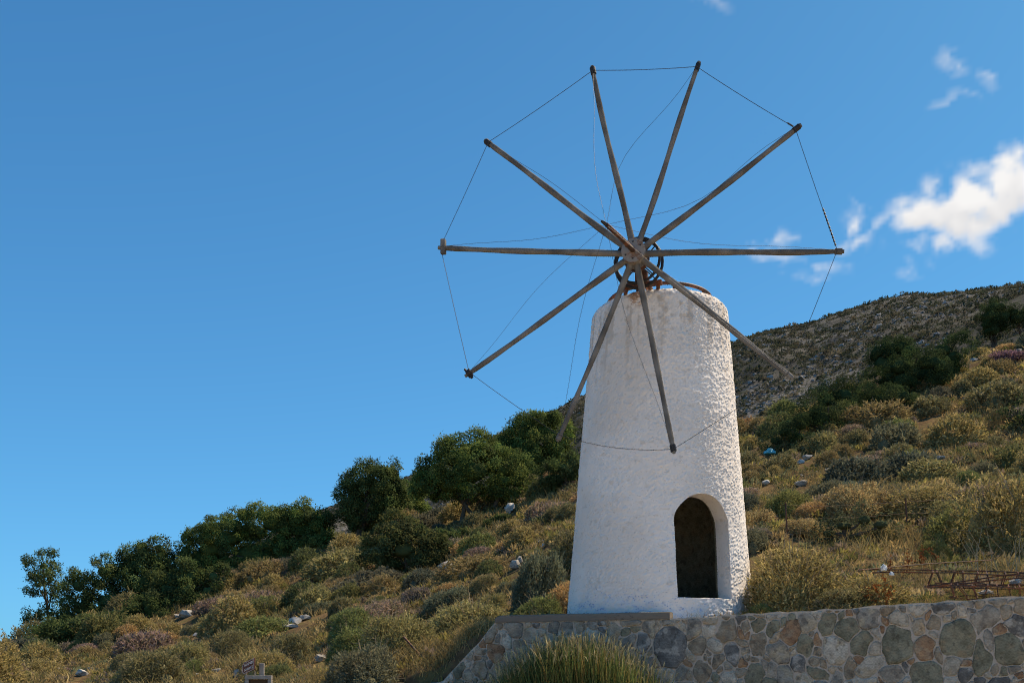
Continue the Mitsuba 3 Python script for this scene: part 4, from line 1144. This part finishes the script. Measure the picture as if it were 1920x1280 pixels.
for t, d in zip(tips, dirs):
    L = rng.uniform(0.07, 0.14)
    e = d + rng.normal(0, 0.35, 3)
    m = tube([t - d * 0.02, t + d * L * 0.5, t + d * L * 0.5 + unit(e) * L * 0.5], [0.004, 0.009, 0.002], 4, False)
    hv.append(m.vertices); hf.append(np.asarray(m.faces) + k0); hc.append(np.tile(np.array([0.42, 0.36, 0.20]) * math.exp(rng.normal(0, 0.2)), (len(m.vertices), 1)))
    k0 += len(m.vertices)
put('seed_heads', (np.vstack(hv), np.vstack(hf)), 'm_dry', clump, color=np.vstack(hc), kind='stuff')

# dry stalks and red docks
def stalks(label, name, cat, x0, y0, n, spread, h, col, heads, seed, thick=0.008):
    rng = np.random.default_rng(seed)
    key = thing(name, label, cat)
    ms, hs = [], []
    for k in range(n):
        x, y = x0 + rng.normal(0, spread), y0 + rng.normal(0, spread)
        z = float(gz(x, y))
        hh = h * rng.uniform(0.6, 1.1)
        l = np.array([rng.normal(0, 0.22), rng.normal(0, 0.15), 1.0])
        p = np.array([[x, y, z - 0.05], [x, y, z] + l * hh * 0.5, [x, y, z] + l * hh + np.array([rng.normal(0, 0.12), 0, -0.03]) * hh])
        ms.append(tube(p, [thick, thick * 0.8, thick * 0.4], 5, False))
        if heads:
            m = int(34 * heads)
            Q = p[1] + (p[2] - p[1]) * rng.uniform(-0.5, 1.0, (m, 1)) + rng.normal(0, 0.03, (m, 3))
            hs.append(leaves(Q, rng.normal(0, 1, (m, 3)) + [0, 0, 0.5], 0.055, 0.035, rng))
    stem = join(ms)
    put('stems', stem, 'm_dry', key, color=np.tile(col, (len(stem.vertices), 1)), kind='stuff')
    if hs:
        k0, vv, ff = 0, [], []
        for v, f in hs:
            vv.append(v); ff.append(f + k0); k0 += len(v)
        vv = np.vstack(vv)
        put('seeds', (vv, np.vstack(ff)), 'm_dry', key, color=np.tile(col, (len(vv), 1)), kind='stuff')


stalks('rust red dock plant growing in the yellow bush at the wall top', 'dock_plant', 'plant', 6.15, 16.55, 4, 0.09, 0.50, (0.25, 0.085, 0.025), 1, 81)
stalks('rusty orange dock plant left of the red one behind the wall', 'dock_plant', 'plant', 5.72, 16.75, 3, 0.14, 0.34, (0.26, 0.11, 0.03), 1, 82)
stalks('dark red dock plant on the bank behind the rebar cages', 'dock_plant', 'plant', 8.75, 21.4, 6, 0.22, 0.55, (0.20, 0.075, 0.03), 1, 83)
stalks('tall bleached dry stalks before the big olive shrub at the right edge', 'dry_stalks', 'plant', 9.45, 18.9, 16, 0.42, 1.05, (0.40, 0.34, 0.22), 0, 84)
stalks('golden dry grass tuft below the large olive shrub on the right slope', 'dry_grass_tuft', 'plant', *hit(1862, 800)[:2], 60, 0.35, 1.0, (0.34, 0.24, 0.10), 0, 85, 0.012)

# pink thyme patch
rng = np.random.default_rng(88)
mesh, col, core, mean = shrub_mesh(1.0, 0.4, 5, 1500, 0.08, [(0.22, 0.13, 0.16), (0.16, 0.11, 0.11), (0.26, 0.16, 0.20)], rng)
p = hit(1893, 682)
key = thing('pink_thyme', 'pinkish flowering thyme cushion at the right edge of the upper slope', 'shrub')
mv = np.array(mesh[0]) * [1.15, 1.15, 1.2] + p
put('foliage', (mv, mesh[1]), 'm_leaf', key, color=col)
put('twigs', trimesh.Trimesh(np.asarray(core.vertices) * [1.15, 1.15, 1.2] + p, core.faces, process=False), 'm_cover', key, color=np.tile(mean * 0.8, (len(core.vertices), 1)), smooth=True)

# ------------------------------------------------------------------ rebar cages, stakes, fence
def bars(p, r=0.009, n=6):
    p = np.asarray(p, float)
    return tube(p, r, n)


def cage(label, a, b, w, h, step, seed, over=0.0):
    """A beam cage: four long bars held by rectangular stirrups."""
    rng = np.random.default_rng(seed)
    key = thing('rebar_cage', label, 'rebar cage')
    a, b = np.asarray(a, float), np.asarray(b, float)
    d = unit(b - a)
    sd = unit(unit(np.cross(d, [0, 0, 1.0])) - [0, 0, 0.24])
    up = np.cross(sd, d)
    L = np.linalg.norm(b - a)
    s = np.linspace(0, 1, 9)
    off = {}
    for (i, j) in ((-1, 0), (1, 0), (-1, 1), (1, 1)):
        lo = over * rng.uniform(0.2, 1.0) if j else 0.0
        wob_ = rng.normal(0, 0.012, (9, 3))
        p = a + sd * i * w / 2 + up * j * h + np.linspace(-lo, L, 9)[:, None] * d + wob_
        put('long_bar', bars(p, 0.0125), 'm_rust', key, smooth=50)
    k = 0
    for t in np.arange(0.02, L, step):
        t2 = t + rng.normal(0, 0.02)
        sk = d * rng.normal(0, 0.03)
        c = a + d * t2
        q_ = [c - sd * w / 2 - sk, c + sd * w / 2 - sk, c + sd * w / 2 + up * h + sk, c - sd * w / 2 + up * h + sk, c - sd * w / 2 - sk]
        put('stirrup', join([bars([q_[m], q_[m + 1]], 0.0095, 5) for m in range(4)]), 'm_rust', key)
    return key


cage('rusty rebar cage lying farther back on the bank behind the wall', at(1738, 1098, 16.9), at(2060, 1106, 15.9), 0.36, 0.235, 0.185, 91, over=1.25)
cage('rusty rebar cage lying nearest to the wall top at the right', at(1782, 1120, 15.9), at(2080, 1126, 15.0), 0.30, 0.20, 0.16, 92, over=0.5)
for (a, b, lab) in (((1765, 1096, 16.6), (2000, 1066, 15.4), 'loose rusty bar slanting up to the right across the cages'), ((1760, 1100, 16.3), (1990, 1078, 15.3), 'second loose rusty bar slanting just below the first'), ((1609, 1069, 17.2), (1860, 1050, 18.0), 'long loose rusty bar at the back with its tip far left')):
    put('loose_bar', bars([at(*a), (at(*a) + at(*b)) / 2 + [0, 0, 0.02], at(*b)], 0.011), 'm_rust', label=lab, cat='rebar', smooth=50)
fence = thing('wire_fence', 'thin wire fence on rusty iron stakes crossing the slope right of the windmill', 'fence')
posts = []
for (u, vt, vb) in ((1473, 942, 1012), (1698, 934, 992), (1955, 915, 985)):
    y = 26.5
    x = (u - 960) / F * y
    zt = 1.6 + (HORIZON - vt) / F * y
    zb = min(1.6 + (HORIZON - vb) / F * y, float(gz(x, y))) - 0.2
    put('stake', tube([[x + 0.05, y, zb], [x, y, zt]], 0.022, 6), 'm_rust', fence)
    posts.append(np.array([x, y, zt]))
for k in range(2):
    for dz in (0.08, 0.40, 0.72):
        a, b = posts[k] - [0, 0, dz], posts[k + 1] - [0, 0, dz]
        s = np.linspace(0, 1, 9)[:, None]
        put('wire', tube(a + s * (b - a) - np.array([0, 0, 0.06]) * 4 * s * (1 - s), 0.0035, 4), 'm_rust', fence)
p0, p1 = at(808, 1252, 19.4), at(757, 1194, 19.8)
put('leaning_stake', tube([p0 - (p1 - p0) * 0.8, p0, p1], [0.024, 0.024, 0.022], 6), 'm_rust', label='rusty iron stake leaning left beside the left end of the wall', cat='stake')
p0 = hit(965, 1092)
put('dead_branch', tube([p0 + [-0.5, 0, 0.10], p0 + [0.0, 0, 0.32], p0 + [0.45, 0.1, 0.60]], [0.022, 0.020, 0.010], 6), 'm_bark', label='bare grey stick poking out of the grass left of the windmill', cat='branch')

# ------------------------------------------------------------------ plastic litter
def crumple(size, seed):
    rng = np.random.default_rng(seed)
    m = trimesh.creation.icosphere(subdivisions=3)
    v = np.asarray(m.vertices)
    v = v * (0.45 + 1.1 * meshkit.fbm(v * 2.6 + rng.uniform(0, 40), 3, 5)[:, None])
    v[:, 2] = np.maximum(v[:, 2], -0.35)
    return v * size, m.faces


def litter(name, m, p, mat, label, cat):
    v, f = m
    put(name, trimesh.Trimesh(v + p, f, process=False), mat, label=label, cat=cat, smooth=25)


litter('plastic_bag', crumple(np.array([0.22, 0.18, 0.18]), 1), hit(1442, 862) + [0, -0.1, 0.28], 'm_blue_plastic', 'turquoise plastic bag caught on the lowest dark lumpy bush', 'bag')
litter('plastic_scrap', crumple(np.array([0.05, 0.05, 0.07]), 2), at(1657, 1067, 16.95), 'm_white_plastic', 'white crumpled plastic caught on the end of the rebar', 'litter')
litter('plastic_scrap', crumple(np.array([0.035, 0.035, 0.045]), 3), at(1672, 1077, 16.9), 'm_white_plastic', 'small white scrap just below the crumpled plastic', 'litter')
litter('stone_chunk', crumple(np.array([0.11, 0.09, 0.05]), 4), at(1850, 1112, 15.7), 'm_limestone', 'white rubble chunk on the wall top under the rebar', 'rock')
litter('stone_chunk', crumple(np.array([0.09, 0.09, 0.06]), 5), at(1905, 1092, 16.2), 'm_limestone', 'white rubble chunk at the right edge under the rebar', 'rock')

# ------------------------------------------------------------------ trail sign
sg = thing('trail_sign', 'brown arrow shaped trail sign with white lettering on a low grey frame', 'sign')
Y = 17.4
k = Y / F
C0 = at(485, 1266, Y)
base_z = float(gz(C0[0], Y)) - 0.1
put('post', obox((0.085, 0.07, 1.0), at(491, 1243, Y + 0.12) - [0, 0, 0.5], (1, 0.1, 0)), 'm_grey_wood', sg)
fw, ft = 50 * k, 7 * k
fr = put('frame', obox((fw, 0.09, ft), C0 - [0, 0, ft / 2]), 'm_grey_wood', sg)
for sx in (-1, 1):
    put('frame_leg', obox((ft, 0.085, C0[2] - ft - base_z - 0.004), [C0[0] + sx * (fw - ft) / 2, Y, (C0[2] - ft - 0.002 + base_z) / 2]), 'm_grey_wood', sg)
put('panel', obox((fw - 2 * ft - 0.006, 0.03, 0.45), [C0[0], Y + 0.01, C0[2] - ft - 0.23]), 'm_panel', sg)
ang = math.radians(22)
ex, ez = np.array([math.cos(ang) * 0.92, -0.39, math.sin(ang) * 0.92]), None
ex = unit(ex)
en = unit(np.cross([0, 0, 1.0], ex)) * -1
ez = np.array([0, 0, 1.0])
A = np.stack([ex, ez, en], 1)
bc = at(467, 1249, Y - 0.02)
bw, bh = 26 * k / abs(ex[0]), 22 * k
out = [(-bw / 2, -bh * 0.30), (-bw * 0.36, -bh / 2), (bw / 2, -bh / 2), (bw / 2, bh / 2), (-bw * 0.36, bh / 2), (-bw / 2, bh * 0.30)]
m = trimesh.creation.extrude_polygon(Polygon(out), 0.02, engine='earcut')
v = np.asarray(m.vertices)
put('board', trimesh.Trimesh(v @ A.T + bc, m.faces, process=True), 'm_sign_brown', sg)
for (txt, dz) in (('\u039a\u0391\u03a1\u03a6\u0399', 0.10), ('KARFI', -0.32)):
    t = meshkit.text_mesh(txt, bh * 0.23, 0.003, bold=False)
    tv = np.asarray(t.vertices)
    tv = tv - [(tv[:, 0].min() + tv[:, 0].max()) / 2, 0, 0]
    tv[:, 0] *= min(1.0, bw * 0.72 / (np.ptp(tv[:, 0])))
    tv = tv + [bw * 0.04, bh * dz, 0.021]
    put('lettering', trimesh.Trimesh(tv @ A.T + bc, t.faces, process=False), 'm_sign_white', sg)
rim = join([tube([np.array([a[0] * 0.93, a[1] * 0.90, 0.023]) @ A.T + bc, np.array([b_[0] * 0.93, b_[1] * 0.90, 0.023]) @ A.T + bc], 0.0028, 5) for a, b_ in zip(out, out[1:] + out[:1])])
put('white_edge', rim, 'm_sign_white', sg)
for k_ in (-1, 1):
    p = at(470 + 8 * k_, 1258, Y)
    put('bracket', tube([p, p - [0, 0, 0.07]], 0.01, 6), 'm_grey_wood', sg)

# ------------------------------------------------------------------ say which shrub is which: by its nearest landmark
MARKS = [(84, 1100, 'the slender tree'), (160, 1190, 'the jagged evergreen tree'), (270, 1150, 'the tufted evergreen tree'), (370, 1125, 'the low evergreen bush'), (470, 1075, 'the wide domed tree'), (590, 1055, 'the twin tufted tree'), (672, 1020, 'the windswept tree'), (760, 1065, 'the tall dark bush'),
         (885, 1010, 'the many stemmed tree'), (1010, 905, 'the tall evergreen tree'), (348, 1150, 'the pale boulder'), (592, 1072, 'the upright crest rock'), (553, 1166, 'the grey rock ledge'), (835, 1060, 'the shaded bluish boulder'), (968, 1056, 'the white rock'), (404, 1255, 'the whitish stone'), (600, 1232, 'the dark grey rock'),
         (470, 1262, 'the trail sign'), (785, 1222, 'the leaning stake'), (150, 1262, 'the lower left rock'), (366, 1190, 'the small grey stone'), (965, 1092, 'the bare stick'), (1473, 980, 'the left iron stake'), (1698, 965, 'the right iron stake'), (1442, 860, 'the turquoise bag'), (1505, 905, 'the white angular rock'), (1515, 856, 'the pale rock'),
         (1437, 905, 'the grey stone'), (1765, 857, 'the pale flat stone'), (1893, 682, 'the pink thyme'), (1828, 674, 'the small white stone'), (1862, 800, 'the golden grass tuft'), (1870, 610, 'the round ridge bush'), (1725, 735, 'the largest dark bush'), (1650, 755, 'the wide low dark bush'), (1535, 790, 'the cushioned dark bush'), (1590, 985, 'the shadowed thicket'),
         (1535, 840, 'the grey green bush'), (1905, 790, 'the right edge dark bush'), (1480, 1075, 'the doorway bush'), (1900, 980, 'the big olive shrub'), (1800, 1075, 'the rebar cages'), (1675, 1105, 'the red dock plant'), (1490, 1000, 'the stake rock'), (1720, 940, 'the broad yellow shrub'), (1600, 880, 'the mid slope grey shrub'),
         (835, 1125, 'the round grey green shrub'), (700, 1090, 'the wide grey green shrub'), (880, 1062, 'the yellow green mound'), (640, 1055, 'the crest mound'), (250, 1270, 'the bottom green shrub'), (690, 1255, 'the bottom dark bush'), (480, 1185, 'the ledge mound'), (1785, 810, 'the tall olive shrub'), (1020, 1100, 'the tower foot bush')]
used = {}
for key, say, u, v, rp in sorted(LATER, key=lambda t: -t[4]):
    size = 'large' if rp > 44 else 'medium' if rp > 27 else 'small'
    best = None
    for (mu, mv, name) in sorted(MARKS, key=lambda m: math.hypot(m[0] - u, m[1] - v))[:16]:
        du, dv = u - mu, v - mv
        side = ('right of' if du > 0 else 'left of') if abs(du) > 1.6 * abs(dv) else ('below' if dv > 0 else 'above')
        if 0.62 * abs(dv) < abs(du) <= 1.6 * abs(dv):
            side += ' and ' + ('right of' if du > 0 else 'left of')
        far_ = 'just ' if math.hypot(du, dv) < 60 else 'well ' if math.hypot(du, dv) > 130 else ''
        label = f'{size} {say} {far_}{side} {name}'
        best = best or label
        if label not in used:
            best = label
            break
    used.setdefault(best, []).append(key)
for label, keys in used.items():
    for key in keys:
        labels[key + '__dry_stems'] = {'kind': 'stuff'}
        note(key, label, 'shrub', None if len(keys) == 1 else label.replace(' shrub ', ' shrubs ', 1))
